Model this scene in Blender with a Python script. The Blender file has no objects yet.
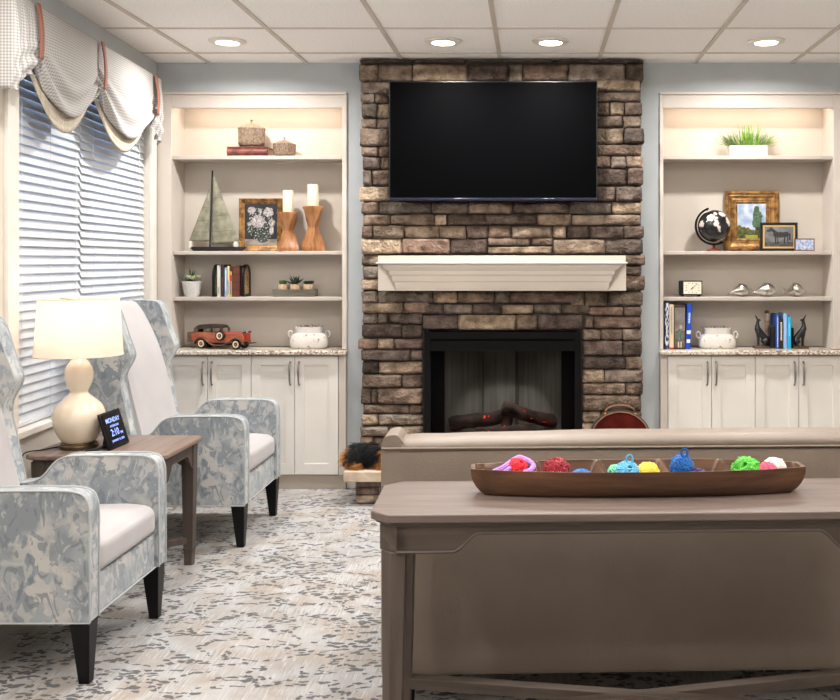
import bpy, bmesh, math, random
from mathutils import Vector, Matrix, noise
PI = math.pi
R = math.radians
random.seed(11)

# ---------------------------------------------------------------- camera, world, light, exposure
F = 967.0                      # focal length in pixels of an 840 px wide frame
EYE = 1.42
sc = bpy.context.scene
cam_d = bpy.data.cameras.new('camera')
cam = bpy.data.objects.new('camera', cam_d)
sc.collection.objects.link(cam)
cam.location = (0, 0, EYE)
cam.rotation_euler = (PI / 2, 0, 0)
cam_d.sensor_width = 36
cam_d.lens = F / 840 * 36
cam_d.shift_x = -(533 - 420) / 840
cam_d.shift_y = -(350 - 262) / 840
cam_d.clip_start = 0.05
sc.camera = cam
sc.view_settings.view_transform = 'Standard'
sc.view_settings.look = 'None'
sc.view_settings.gamma = 1
sc.view_settings.use_curve_mapping = False
sc.view_settings.exposure = 0.28

w = bpy.data.worlds.new('world')
sc.world = w
w.use_nodes = True
w.node_tree.nodes['Background'].inputs[0].default_value = (0.42, 0.60, 1.0, 1)
w.node_tree.nodes['Background'].inputs[1].default_value = 1.0

def lamp(name, kind, loc, energy, color=(1, 1, 1), size=0.1, rot=(0, 0, 0), size_y=None, spread=None, spot=None, parent=None):
    d = bpy.data.lights.new(name, kind)
    d.energy = energy
    d.color = color
    if kind == 'AREA':
        d.size = size
        d.shape = 'DISK'
        if size_y:
            d.shape = 'RECTANGLE'
            d.size_y = size_y
        if spread:
            d.spread = spread
    else:
        d.shadow_soft_size = size
    if kind == 'SPOT':
        d.spot_size = spot or R(150)
        d.spot_blend = 0.6
    o = bpy.data.objects.new(name, d)
    sc.collection.objects.link(o)
    o.location = loc
    o.rotation_euler = rot
    if parent:
        o.parent = parent
    return o

CEIL = 2.672
WARM = (1.0, 0.86, 0.72)
NEUT = (0.99, 0.975, 0.95)
DL_X = (-1.73, -0.51, 0.10, 1.32)          # columns of the ceiling downlights
DL_ROWS = ((5.475, 19), (3.645, 10.5), (0.595, 4))
for ry, en in DL_ROWS:
    for lx in DL_X:
        if ry < 1: en = 15 if lx < -1 else (3 if lx < 0 else 1.0)     # unseen row, power put on the left to light the near armchair
        lamp('downlight_lamp', 'AREA', (lx, ry, CEIL - 0.02), en, NEUT, 0.12, spread=R(165))

# added soft fill from behind the camera, no window modelled there
lamp('rear_fill', 'AREA', (0.3, -2.9, 1.75), 5, (0.93, 0.96, 1.0), 4.5, rot=(PI / 2, 0, 0), size_y=1.5)

# added upward fill that brightens the ceiling, has no fixture
lamp('ceiling_fill', 'AREA', (0.3, 1.9, 2.0), 145, NEUT, 5.0, rot=(PI, 0, 0), size_y=1.6)

# ---------------------------------------------------------------- helpers
def srgb(c):
    def f(u):
        u /= 255.0
        return u / 12.92 if u <= 0.04045 else ((u + 0.055) / 1.055) ** 2.4
    return (f(c[0]), f(c[1]), f(c[2]), 1)

def P(px, py, Y):
    """point at depth Y seen at frame position px,py (measuring tool)"""
    return Vector(((px - 533) * Y / F, Y, EYE - (py - 262) * Y / F))

def PX(px, Y): return (px - 533) * Y / F
def PZ(py, Y): return EYE - (py - 262) * Y / F

class Mb:
    def __init__(s):
        s.v = []; s.f = []; s.c = None
    def add(s, vs, fs, col=None):
        n = len(s.v)
        s.v += [tuple(v) for v in vs]
        s.f += [tuple(i + n for i in f) for f in fs]
        if col is not None:
            if s.c is None: s.c = [(1, 1, 1, 1)] * n
            s.c += [col] * len(vs) if not isinstance(col, list) else col
        elif s.c is not None:
            s.c += [(1, 1, 1, 1)] * len(vs)
        return s
    def box(s, x0, x1, y0, y1, z0, z1, col=None):
        vs = [(x, y, z) for z in (z0, z1) for y in (y0, y1) for x in (x0, x1)]
        return s.add(vs, [(0, 2, 3, 1), (4, 5, 7, 6), (0, 1, 5, 4), (2, 6, 7, 3), (0, 4, 6, 2), (1, 3, 7, 5)], col)
    def hexa(s, b, t):
        """b, t: four corners each (ccw seen from above)"""
        return s.add(list(b) + list(t), [(3, 2, 1, 0), (4, 5, 6, 7), (0, 1, 5, 4), (1, 2, 6, 5), (2, 3, 7, 6), (3, 0, 4, 7)])
    def prism(s, pts, fn, a, b):
        """pts 2D outline; fn(p, q, t) -> 3D; extruded t from a to b"""
        n = len(pts)
        vs = [fn(p[0], p[1], a) for p in pts] + [fn(p[0], p[1], b) for p in pts]
        fs = [tuple(range(n)), tuple(range(2 * n - 1, n - 1, -1))]
        fs += [(i, i + n, (i + 1) % n + n, (i + 1) % n) for i in range(n)]
        return s.add(vs, fs)
    def lathe(s, prof, n=32, c=(0, 0, 0), sx=1, sy=1, M=None, col=None):
        """prof: list (r, z) from bottom up"""
        vs = []; fs = []
        for r, z in prof:
            for k in range(n):
                a = 2 * PI * k / n
                p = Vector((r * math.cos(a) * sx, r * math.sin(a) * sy, z))
                if M: p = M @ p
                vs.append(p + Vector(c))
        m = len(prof)
        for i in range(m - 1):
            for k in range(n):
                fs.append((i * n + k, i * n + (k + 1) % n, (i + 1) * n + (k + 1) % n, (i + 1) * n + k))
        fs.append(tuple(reversed(range(n))))
        fs.append(tuple(range((m - 1) * n, m * n)))
        return s.add(vs, fs, col)
    def tube(s, path, r, n=6, col=None, closed=False):
        path = [Vector(p) for p in path]
        m = len(path)
        vs = []; fs = []
        up = Vector((0, 0, 1))
        prev = None
        for i, p in enumerate(path):
            if closed:
                t = path[(i + 1) % m] - path[i - 1]
            else:
                t = path[min(i + 1, m - 1)] - path[max(i - 1, 0)]
            t = t.normalized() if t.length > 1e-9 else Vector((0, 0, 1))
            if prev is None:
                a = up if abs(t.z) < 0.95 else Vector((1, 0, 0))
                u = t.cross(a).normalized()
            else:
                u = (prev - t * prev.dot(t))
                u = u.normalized() if u.length > 1e-6 else t.cross(up).normalized()
            prev = u
            v = t.cross(u)
            rr = r[i] if isinstance(r, (list, tuple)) else r
            for k in range(n):
                an = 2 * PI * k / n
                vs.append(p + u * (rr * math.cos(an)) + v * (rr * math.sin(an)))
        for i in range(m if closed else m - 1):
            j = (i + 1) % m
            for k in range(n):
                fs.append((i * n + k, i * n + (k + 1) % n, j * n + (k + 1) % n, j * n + k))
        if not closed:
            fs.append(tuple(reversed(range(n))))
            fs.append(tuple(range((m - 1) * n, m * n)))
        return s.add(vs, fs, col)
    def ball(s, c, rx, ry=None, rz=None, n=16, M=None, col=None):
        ry = ry or rx; rz = rz or rx
        prof = [(math.sin(PI * i / n), -math.cos(PI * i / n)) for i in range(n + 1)]
        vs = []; fs = []
        k2 = n * 2
        for i, (r, z) in enumerate(prof):
            r = max(r, 1e-4)
            for k in range(k2):
                a = 2 * PI * k / k2
                p = Vector((r * math.cos(a) * rx, r * math.sin(a) * ry, z * rz))
                if M: p = M @ p
                vs.append(p + Vector(c))
        for i in range(n):
            for k in range(k2):
                fs.append((i * k2 + k, i * k2 + (k + 1) % k2, (i + 1) * k2 + (k + 1) % k2, (i + 1) * k2 + k))
        return s.add(vs, fs, col)
    def grid(s, fn, nu, nv, colfn=None, closed_u=False):
        vs = []; fs = []; cs = []
        for j in range(nv + 1):
            for i in range(nu + (0 if closed_u else 1)):
                u = i / nu; v = j / nv
                vs.append(fn(u, v))
                if colfn: cs.append(colfn(u, v))
        nn = nu if closed_u else nu + 1
        for j in range(nv):
            for i in range(nu):
                i2 = (i + 1) % nn if closed_u else i + 1
                fs.append((j * nn + i, j * nn + i2, (j + 1) * nn + i2, (j + 1) * nn + i))
        return s.add(vs, fs, cs if colfn else None)
    def move(s, M, start=0):
        for i in range(start, len(s.v)):
            s.v[i] = tuple(M @ Vector(s.v[i]))
        return s
    def build(s, name, mat, parent=None, local=False, loc=None, bevel=0, seg=2, smooth=True, sub=0, solid=0, angle=40, remesh=0):
        M = None
        if parent is not None and not local:
            M = ROOTM[parent.name].inverted()
        vs = [Vector(v) for v in s.v]
        if M: vs = [M @ v for v in vs]
        if parent is None and loc is None and vs:
            xs = [v.x for v in vs]; ys = [v.y for v in vs]; zs = [v.z for v in vs]
            loc = ((min(xs) + max(xs)) / 2, (min(ys) + max(ys)) / 2, min(zs))
        if parent is None:
            l = Vector(loc); vs = [v - l for v in vs]
        me = bpy.data.meshes.new(name)
        me.from_pydata([tuple(v) for v in vs], [], s.f)
        if s.c is not None:
            at = me.color_attributes.new('tint', 'FLOAT_COLOR', 'POINT')
            for i, c in enumerate(s.c): at.data[i].color = c
        bm = bmesh.new(); bm.from_mesh(me)
        bmesh.ops.recalc_face_normals(bm, faces=bm.faces)
        if smooth:
            th = R(angle)
            for f in bm.faces: f.smooth = True
            for e in bm.edges:
                if len(e.link_faces) == 2 and e.calc_face_angle(0) > th: e.smooth = False
        bm.to_mesh(me); bm.free()
        me.materials.append(mat)
        o = bpy.data.objects.new(name, me)
        sc.collection.objects.link(o)
        if parent is not None:
            o.parent = parent
            ROOTM[o.name] = ROOTM[parent.name]
        else:
            o.location = loc
            ROOTM[o.name] = Matrix.Translation(loc)
        if remesh:
            m = o.modifiers.new('remesh', 'REMESH'); m.mode = 'VOXEL'; m.voxel_size = remesh; m.use_smooth_shade = True
            m = o.modifiers.new('smooth', 'SMOOTH'); m.iterations = 6; m.factor = 0.5
        if solid:
            m = o.modifiers.new('solid', 'SOLIDIFY'); m.thickness = solid; m.offset = 0
        if bevel:
            m = o.modifiers.new('bevel', 'BEVEL'); m.width = bevel; m.segments = seg
            m.limit_method = 'ANGLE'; m.angle_limit = R(35); m.harden_normals = True
        if sub:
            m = o.modifiers.new('sub', 'SUBSURF'); m.levels = sub; m.render_levels = sub
        return o

ROOTM = {}
def tag(o, label=None, cat=None, group=None, kind=None):
    if label: o['label'] = label
    if cat: o['category'] = cat
    if group: o['group'] = group
    if kind: o['kind'] = kind
    return o
def thing(name, loc, label, cat, group=None, rz=0):
    o = bpy.data.objects.new(name, None)
    o.empty_display_size = 0.1
    sc.collection.objects.link(o)
    o.location = loc; o.rotation_euler = (0, 0, rz)
    ROOTM[o.name] = Matrix.Translation(loc) @ Matrix.Rotation(rz, 4, 'Z')
    return tag(o, label, cat, group)
def dup(o, loc=None, label=None, parent=None):
    c = o.copy(); sc.collection.objects.link(c)
    if parent: c.parent = parent
    if loc is not None: c.location = loc
    if label: c['label'] = label
    for ch in list(o.children): dup(ch, parent=c)
    return c

# ---------------------------------------------------------------- materials
MATS = {}
def mat(name, col, rough=0.6, metal=0, col2=None, nscale=8, stretch=(1, 1, 1), detail=4, lo=0.35, hi=0.65,
        bump=0, bscale=40, emit=None, estr=0, attr=False, coat=0, spec=0.5, sheen=0, trans=0, dist=0, attrmix=0.35):
    if name in MATS: return MATS[name]
    m = bpy.data.materials.new(name); m.use_nodes = True
    nt = m.node_tree; N = nt.nodes; L = nt.links
    b = N['Principled BSDF']
    b.inputs['Roughness'].default_value = rough
    b.inputs['Metallic'].default_value = metal
    b.inputs['Specular IOR Level'].default_value = spec
    b.inputs['Coat Weight'].default_value = coat
    b.inputs['Sheen Weight'].default_value = sheen
    b.inputs['Transmission Weight'].default_value = trans
    c1 = srgb(col)
    b.inputs['Base Color'].default_value = c1
    m.diffuse_color = c1
    tc = N.new('ShaderNodeTexCoord')
    mp = N.new('ShaderNodeMapping'); mp.inputs['Scale'].default_value = stretch
    L.new(tc.outputs['Object'], mp.inputs['Vector'])
    no = N.new('ShaderNodeTexNoise'); no.inputs['Scale'].default_value = nscale; no.inputs['Detail'].default_value = detail
    no.inputs['Distortion'].default_value = dist
    L.new(mp.outputs[0], no.inputs['Vector'])
    rm = N.new('ShaderNodeMapRange'); rm.inputs[1].default_value = lo; rm.inputs[2].default_value = hi
    L.new(no.outputs[0], rm.inputs[0])
    c2 = srgb(col2) if col2 else tuple(x * 0.93 for x in c1[:3]) + (1,)
    mx = N.new('ShaderNodeMix'); mx.data_type = 'RGBA'
    L.new(rm.outputs[0], mx.inputs[0])
    mx.inputs[6].default_value = c1; mx.inputs[7].default_value = c2
    out = mx.outputs[2]
    if attr:
        at = N.new('ShaderNodeAttribute'); at.attribute_name = 'tint'
        mu = N.new('ShaderNodeMix'); mu.data_type = 'RGBA'; mu.blend_type = 'MULTIPLY'
        mu.inputs[0].default_value = 1.0
        L.new(at.outputs[0], mu.inputs[6]); L.new(out, mu.inputs[7])
        out = mu.outputs[2]
    L.new(out, b.inputs['Base Color'])
    if bump:
        n2 = N.new('ShaderNodeTexNoise'); n2.inputs['Scale'].default_value = bscale; n2.inputs['Detail'].default_value = 5
        L.new(mp.outputs[0] if stretch != (1, 1, 1) else tc.outputs['Object'], n2.inputs['Vector'])
        bp = N.new('ShaderNodeBump'); bp.inputs['Strength'].default_value = bump; bp.inputs['Distance'].default_value = 0.01
        L.new(n2.outputs[0], bp.inputs['Height']); L.new(bp.outputs[0], b.inputs['Normal'])
    if emit:
        b.inputs['Emission Color'].default_value = srgb(emit)
        b.inputs['Emission Strength'].default_value = estr
    MATS[name] = m
    return m

def mixn(nt, f, a, b, blend='MIX'):
    mx = nt.nodes.new('ShaderNodeMix'); mx.data_type = 'RGBA'; mx.blend_type = blend
    if isinstance(f, float) or isinstance(f, int): mx.inputs[0].default_value = f
    else: nt.links.new(f, mx.inputs[0])
    for i, q in ((6, a), (7, b)):
        if isinstance(q, tuple): mx.inputs[i].default_value = q
        else: nt.links.new(q, mx.inputs[i])
    return mx.outputs[2]
def rng(nt, src, lo, hi, a=0.0, b=1.0):
    r = nt.nodes.new('ShaderNodeMapRange')
    nt.links.new(src, r.inputs[0])
    r.inputs[1].default_value = lo; r.inputs[2].default_value = hi
    r.inputs[3].default_value = a; r.inputs[4].default_value = b
    return r.outputs[0]
def math2(nt, op, a, b):
    m = nt.nodes.new('ShaderNodeMath'); m.operation = op
    for i, q in ((0, a), (1, b)):
        if isinstance(q, (int, float)): m.inputs[i].default_value = q
        else: nt.links.new(q, m.inputs[i])
    return m.outputs[0]
def mapped(nt, scale=(1, 1, 1), rot=(0, 0, 0)):
    tc = nt.nodes.new('ShaderNodeTexCoord'); m = nt.nodes.new('ShaderNodeMapping')
    m.inputs['Scale'].default_value = scale; m.inputs['Rotation'].default_value = rot
    nt.links.new(tc.outputs['Object'], m.inputs['Vector'])
    return m.outputs[0]
def noise_n(nt, vec, scale, detail=3, dist=0, rough=0.5):
    n = nt.nodes.new('ShaderNodeTexNoise')
    n.inputs['Scale'].default_value = scale; n.inputs['Detail'].default_value = detail
    n.inputs['Distortion'].default_value = dist; n.inputs['Roughness'].default_value = rough
    nt.links.new(vec, n.inputs['Vector'])
    return n.outputs[0]
def bump_to(nt, h, strength, dist=0.01):
    bp = nt.nodes.new('ShaderNodeBump'); bp.inputs['Strength'].default_value = strength; bp.inputs['Distance'].default_value = dist
    nt.links.new(h, bp.inputs['Height']); nt.links.new(bp.outputs[0], nt.nodes['Principled BSDF'].inputs['Normal'])

def carpet_mat():
    m = mat('carpet', (200, 195, 188), 0.95)
    nt = m.node_tree; b = nt.nodes['Principled BSDF']
    base = mixn(nt, rng(nt, noise_n(nt, mapped(nt), 6.5, 5), 0.42, 0.60), srgb((174, 172, 171)), srgb((160, 150, 140)))
    base = mixn(nt, rng(nt, noise_n(nt, mapped(nt), 1.7, 4), 0.45, 0.65, 0, 0.6), base, srgb((152, 152, 153)))
    # fine diagonal streaks
    st = noise_n(nt, mapped(nt, (150, 11, 1), (0, 0, R(-28))), 1.0, 2)
    area = rng(nt, noise_n(nt, mapped(nt), 4.5, 2), 0.42, 0.6)
    f = math2(nt, 'MULTIPLY', rng(nt, st, 0.54, 0.60), rng(nt, noise_n(nt, mapped(nt), 4.5, 2), 0.40, 0.58, 0.15, 0.85))
    base = mixn(nt, f, base, srgb((140, 136, 132)))
    st2 = noise_n(nt, mapped(nt, (130, 9, 1), (0, 0, R(-28))), 1.0, 2)
    base = mixn(nt, rng(nt, st2, 0.42, 0.34, 0, 0.35), base, srgb((208, 208, 209)))
    # small grey leaves in drifting sprays
    vec = mapped(nt, (27, 44, 1), (0, 0, R(14)))
    dn = nt.nodes.new('ShaderNodeTexNoise'); dn.inputs['Scale'].default_value = 14
    nt.links.new(mapped(nt), dn.inputs['Vector'])
    add = nt.nodes.new('ShaderNodeVectorMath'); add.operation = 'MULTIPLY_ADD'
    nt.links.new(dn.outputs['Color'], add.inputs[0]); add.inputs[1].default_value = (2.2, 2.2, 0); nt.links.new(vec, add.inputs[2])
    vo = nt.nodes.new('ShaderNodeTexVoronoi'); vo.voronoi_dimensions = '2D'; vo.inputs['Scale'].default_value = 1.0
    nt.links.new(add.outputs[0], vo.inputs['Vector'])
    leaf = rng(nt, vo.outputs['Distance'], 0.46, 0.38)
    sep = nt.nodes.new('ShaderNodeSeparateColor'); nt.links.new(vo.outputs['Color'], sep.inputs[0])
    cl = noise_n(nt, mapped(nt, (2.6, 5.0, 1), (0, 0, R(20))), 1.5, 3, 0.8)
    ridge = math2(nt, 'ABSOLUTE', math2(nt, 'SUBTRACT', cl, 0.5), 0)
    clm = rng(nt, ridge, 0.064, 0.02)
    keep = math2(nt, 'LESS_THAN', sep.outputs[0], clm)
    leafm = math2(nt, 'MULTIPLY', leaf, keep)
    base = mixn(nt, leafm, base, srgb((92, 91, 91)))
    nt.links.new(base, b.inputs['Base Color'])
    bump_to(nt, noise_n(nt, mapped(nt), 400, 2), 0.5, 0.004)
    return m

def fabric_pattern():
    m = mat('patterned_velvet', (150, 155, 158), 0.65, sheen=0.35)
    nt = m.node_tree; b = nt.nodes['Principled BSDF']
    base = mixn(nt, rng(nt, noise_n(nt, mapped(nt), 5, 3, 1.5), 0.42, 0.58), srgb((130, 138, 144)), srgb((154, 159, 163)))
    # angular brush strokes, light over dark
    v = mapped(nt, (1, 1, 1.25), (R(20), R(35), 0))
    dn = nt.nodes.new('ShaderNodeTexNoise'); dn.inputs['Scale'].default_value = 9; dn.inputs['Detail'].default_value = 3
    nt.links.new(v, dn.inputs['Vector'])
    add = nt.nodes.new('ShaderNodeVectorMath'); add.operation = 'MULTIPLY_ADD'
    nt.links.new(dn.outputs['Color'], add.inputs[0]); add.inputs[1].default_value = (.16, .16, .16); nt.links.new(v, add.inputs[2])
    vo = nt.nodes.new('ShaderNodeTexVoronoi'); vo.inputs['Scale'].default_value = 17; vo.feature = 'F1'; vo.distance = 'CHEBYCHEV'
    nt.links.new(add.outputs[0], vo.inputs['Vector'])
    sep = nt.nodes.new('ShaderNodeSeparateColor'); nt.links.new(vo.outputs['Color'], sep.inputs[0])
    lm = math2(nt, 'MULTIPLY', rng(nt, sep.outputs[0], 0.5, 0.56), rng(nt, noise_n(nt, mapped(nt), 6, 3), 0.44, 0.56))
    base = mixn(nt, lm, base, srgb((186, 184, 180)))
    vo2 = nt.nodes.new('ShaderNodeTexNoise'); vo2.inputs['Scale'].default_value = 16; vo2.inputs['Detail'].default_value = 2; vo2.inputs['Distortion'].default_value = 2.5
    nt.links.new(mapped(nt, (1, 1, .6), (0, R(50), 0)), vo2.inputs['Vector'])
    base = mixn(nt, rng(nt, vo2.outputs[0], 0.56, 0.60, 0, 0.75), base, srgb((180, 180, 178)))
    base = mixn(nt, rng(nt, vo2.outputs[0], 0.42, 0.38, 0, 0.7), base, srgb((108, 116, 123)))
    nt.links.new(base, b.inputs['Base Color'])
    bump_to(nt, noise_n(nt, mapped(nt, (1, 1, 6)), 120, 3), 0.25, 0.002)
    return m

def granite_mat():
    m = mat('granite', (214, 204, 190), 0.25)
    nt = m.node_tree; b = nt.nodes['Principled BSDF']
    base = mixn(nt, rng(nt, noise_n(nt, mapped(nt), 60, 3), 0.4, 0.6), srgb((222, 214, 200)), srgb((182, 168, 150)))
    big = rng(nt, noise_n(nt, mapped(nt), 3.0, 3), 0.46, 0.6)
    sp = rng(nt, noise_n(nt, mapped(nt, (1, 1, 1.6)), 45, 4, 0.8), 0.50, 0.58)
    base = mixn(nt, math2(nt, 'MULTIPLY', big, sp), base, srgb((104, 62, 44)))
    sp2 = rng(nt, noise_n(nt, mapped(nt), 110, 3), 0.62, 0.68)
    base = mixn(nt, sp2, base, srgb((90, 84, 80)))
    nt.links.new(base, b.inputs['Base Color'])
    return m

def ceiling_mat():
    m = mat('ceiling_tile', (224, 217, 210), 0.9)
    nt = m.node_tree; b = nt.nodes['Principled BSDF']
    n = noise_n(nt, mapped(nt), 90, 4, 0, 0.7)
    base = mixn(nt, rng(nt, n, 0.35, 0.65), srgb((230, 226, 223)), srgb((246, 243, 240)))
    nt.links.new(base, b.inputs['Base Color'])
    bump_to(nt, n, 0.35, 0.004)
    return m

def gingham_mat(name='gingham_cloth', a=(190, 187, 184), c=(140, 135, 131), size=0.0065):
    m = mat(name, a, 0.85, sheen=0.2)
    nt = m.node_tree; b = nt.nodes['Principled BSDF']
    at = nt.nodes.new('ShaderNodeUVMap')
    sepx = nt.nodes.new('ShaderNodeSeparateXYZ'); nt.links.new(at.outputs[0], sepx.inputs[0])
    outs = []
    for k in (0, 1):
        mm = math2(nt, 'PINGPONG', math2(nt, 'DIVIDE', sepx.outputs[k], size), 1.0)
        outs.append(rng(nt, mm, 0.38, 0.62, 0, 0.5))
    f = math2(nt, 'ADD', outs[0], outs[1])
    nt.links.new(mixn(nt, f, srgb(a), srgb(c)), b.inputs['Base Color'])
    return m

def wood_mat(name, a, c, rough=0.45, axis=0, scale=1.0, coat=0):
    st = [14, 14, 14]; st[axis] = 0.9
    return mat(name, a, rough, col2=c, nscale=2.6 * scale, stretch=tuple(st), detail=5, lo=0.35, hi=0.68, bump=0.12, bscale=6, dist=0.4, coat=coat)

WHITE = mat('painted_cream', (222, 217, 209), 0.42, nscale=3)
CASE = mat('cream_millwork', (202, 192, 182), 0.5, nscale=3)
WALLP = mat('grey_wall_paint', (180, 185, 187), 0.85, nscale=5, bump=0.05, bscale=200)
WALLC = mat('window_wall_paint', (214, 205, 192), 0.85, nscale=5)
BACKP = mat('bookcase_back_paint', (200, 190, 178), 0.6, nscale=3)
TRIMW = mat('white_trim', (226, 220, 210), 0.4)
STEEL = mat('brushed_nickel', (150, 146, 140), 0.35, 0.9)
BLACK = mat('black_plastic', (9, 9, 11), 0.45, spec=0.3)
CARPET = carpet_mat(); PATT = fabric_pattern(); GRAN = granite_mat(); CEILM = ceiling_mat(); GING = gingham_mat()
def deeper(m, d):
    for n in m.node_tree.nodes:
        if n.type == 'BUMP': n.inputs['Distance'].default_value = d
    return m
STONE = mat('ledge_stone', (255, 250, 246), 0.85, col2=(158, 150, 143), nscale=14, detail=7, lo=0.32, hi=0.66, bump=0.9, bscale=60, attr=True, spec=0.25)
deeper(STONE, 0.022)
MANT = mat('mantel_cream', (210, 200, 187), .42, nscale=3)

# ================================================================ THE SETTING
WY = 6.08                                # face of the back wall
def struct(o): return tag(o, kind='structure')

m = Mb().box(-2.95, 3.6, -3.2, 6.5, -0.12, 0)
struct(m.build('floor', CARPET, loc=(0, 0, 0), smooth=False))
m = Mb().box(-2.95, 3.6, -3.2, 6.5, CEIL, CEIL + 0.1)
ceil_o = struct(m.build('ceiling', CEILM, loc=(0, 0, CEIL), smooth=False))
g = Mb()
for k in range(-5, 7):
    x = -0.203 + 0.61 * k
    if -2.9 < x < 3.5: g.box(x - 0.012, x + 0.012, -3.0, WY, CEIL - 0.007, CEIL)
for k in range(0, 15):
    y = 5.78 - 0.61 * k
    g.box(-2.8, 3.4, y - 0.007, y + 0.007, CEIL - 0.006, CEIL + 0.0)
g.build('ceiling_grid', mat('ceiling_grid_metal', (196, 186, 176), 0.6), ceil_o)

BL0, BL1 = -2.36, -1.168                 # left built-in
BR0, BR1 = 0.795, 1.99                   # right built-in
FX0, FX1, FZ1 = -0.672, 0.297, 0.995     # firebox opening
BT = 2.483
m = Mb()
for x0, x1, z0, z1 in ((-2.7, BL0, 0, CEIL), (BL0, BL1, BT, CEIL), (BL1, FX0, 0, CEIL), (FX0, FX1, FZ1, CEIL), (FX0, FX1, 0, 0.15),
                       (FX1, BR0, 0, CEIL), (BR0, BR1, BT, CEIL), (BR1, 3.6, 0, CEIL)):
    m.box(x0, x1, WY, 6.42, z0, z1)
m.box(-2.7, 3.6, 6.46, 6.5, 0, CEIL)
struct(m.build('wall_back', WALLP, smooth=False))

# left wall runs slightly skew to the back wall and holds the window
WD = Vector((0.0703, -1, 0)).normalized()         # along the wall, towards the camera
WN = Vector((1, 0.0703, 0)).normalized()          # into the room
WO = Vector((-2.374, WY, 0))
def W(s, off, z): return WO + WD * s + WN * off + Vector((0, 0, z))
def wbox(m, s0, s1, o0, o1, z0, z1):
    a = [W(s0, o0, z0), W(s0, o1, z0), W(s1, o1, z0), W(s1, o0, z0)]
    b = [p + Vector((0, 0, z1 - z0)) for p in a]
    return m.hexa(a, b)
WS0, WS1, WZ0, WZ1, WEND = 0.115, 1.905, 0.685, 2.43, 2.15
m = Mb()
wbox(m, -0.3, WS0, -0.15, 0, 0, CEIL); wbox(m, WS1, WEND, -0.15, 0, 0, CEIL)
wbox(m, WS0, WS1, -0.15, 0, 0, WZ0 - 0.03); wbox(m, WS0, WS1, -0.15, 0, WZ1, CEIL)
m.box(-2.75, -2.22, 3.85, 3.93, 0, CEIL)
m.box(-2.9, -2.75, -3.2, 3.93, 0, CEIL)
struct(m.build('wall_left', WALLC, smooth=False))
m = Mb().box(3.45, 3.6, -3.2, 6.42, 0, CEIL)
struct(m.build('wall_right', WALLC, smooth=False))
m = Mb().box(-2.95, 3.6, -3.2, -3.05, 0, CEIL)
struct(m.build('wall_front', WALLC, smooth=False))
# grey band where the window wall meets the ceiling
m = Mb(); wbox(m, 0.0, WEND, 0.0, 0.012, 2.585, CEIL - 0.002)
struct(m.build('trim_1', WALLP))
# window: casing, stool, frame and glass
m = Mb()
wbox(m, WS1, WS1 + 0.1, 0, 0.02, WZ0 - 0.03, WZ1 + 0.09)
wbox(m, 0.035, WS0, 0, 0.02, WZ0 - 0.03, WZ1 + 0.09)
wbox(m, WS0, WS1, 0, 0.02, WZ1, WZ1 + 0.09)
win = struct(m.build('window_1', TRIMW, bevel=0.003))
m = Mb(); wbox(m, 0.02, WS1 + 0.12, -0.15, 0.035, WZ0 - 0.03, WZ0)
m.build('window_sill', TRIMW, win, bevel=0.004)
m = Mb()
for a, b_ in ((WS0, WS0 + 0.05), (WS1 - 0.05, WS1), (0.96, 1.16)):
    wbox(m, a, b_, -0.13, -0.085, WZ0, WZ1)
for z in (WZ0, 1.52, WZ1 - 0.05): wbox(m, WS0, WS1, -0.13, -0.085, z, z + 0.05)
m.build('window_frame', TRIMW, win)
m = Mb(); wbox(m, WS0, WS1, -0.115, -0.109, WZ0, WZ1)
gm = mat('window_glass', (235, 242, 250), 0.0, trans=1.0)
m.build('window_pane', gm, win, smooth=False)
# sky light entering by the window
wc = W(1.0, -0.35, 1.6)
lamp('window_daylight', 'AREA', wc, 15, (0.62, 0.78, 1.0), 1.7, rot=(0, -PI / 2, -math.atan(0.0703)), size_y=1.7)

# baseboards
bb = mat('baseboard_paint', (172, 160, 148), 0.5)
m = Mb().box(BL1, -1.06, WY - 0.012, WY, 0, 0.1)
struct(m.build('baseboard_left', TRIMW))
m = Mb().box(0.70, BR0, WY - 0.012, WY, 0, 0.1)
struct(m.build('baseboard_right', TRIMW))

# ---------------------------------------------------------------- window blinds
SLAT = mat('white_blind_slat', (212, 215, 219), 0.4)
def blind(s0, s1, label, dz=0):
    c = W((s0 + s1) / 2, -0.04, WZ0)
    t = thing('window_blind', c, label, 'window blind', 'white slatted blinds in the window')
    m = Mb(); z = WZ0 + 0.055 + dz
    tilt = R(66); hw = 0.0255
    while z < WZ1 - 0.06:
        prof = []
        for k in range(5):
            q = -1 + k / 2
            prof.append((q * hw * math.cos(tilt), -q * hw * math.sin(tilt) + 0.0022 * (1 - q * q)))
        top = [(a + 0.0012, b + 0.0020) for a, b in reversed(prof)]
        m.prism(prof + top, lambda p, q, s, z=z: W(s, -0.04 + p, z + q), s0 + 0.004, s1 - 0.004)
        z += 0.0415
    m.build('slats', SLAT, t, smooth=False)
    m = Mb(); wbox(m, s0 + .003, s1 - .003, -0.07, -0.015, WZ1 - 0.055, WZ1 - 0.002)
    m.build('headrail', SLAT, t, bevel=0.003)
    m = Mb(); wbox(m, s0 + .003, s1 - .003, -0.062, -0.018, WZ0 + 0.004, WZ0 + 0.024)
    m.build('bottom_rail', SLAT, t, bevel=0.004)
    m = Mb(); L = s1 - s0
    for s in (s0 + 0.13 * L, s0 + 0.5 * L, s1 - 0.13 * L):
        for off in (-0.0165, -0.0635):
            m.tube([W(s, off, WZ0 + 0.02), W(s, off, WZ1 - 0.05)], 0.0012, 4)
    m.build('ladder_cord', SLAT, t)
blind(WS0 + .003, 1.103, 'white slatted window blind on the half nearer the bookcase')
blind(1.109, WS1 - .003, 'white slatted window blind on the half behind the lamp, nearer the armchair in front', -.014)

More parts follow.
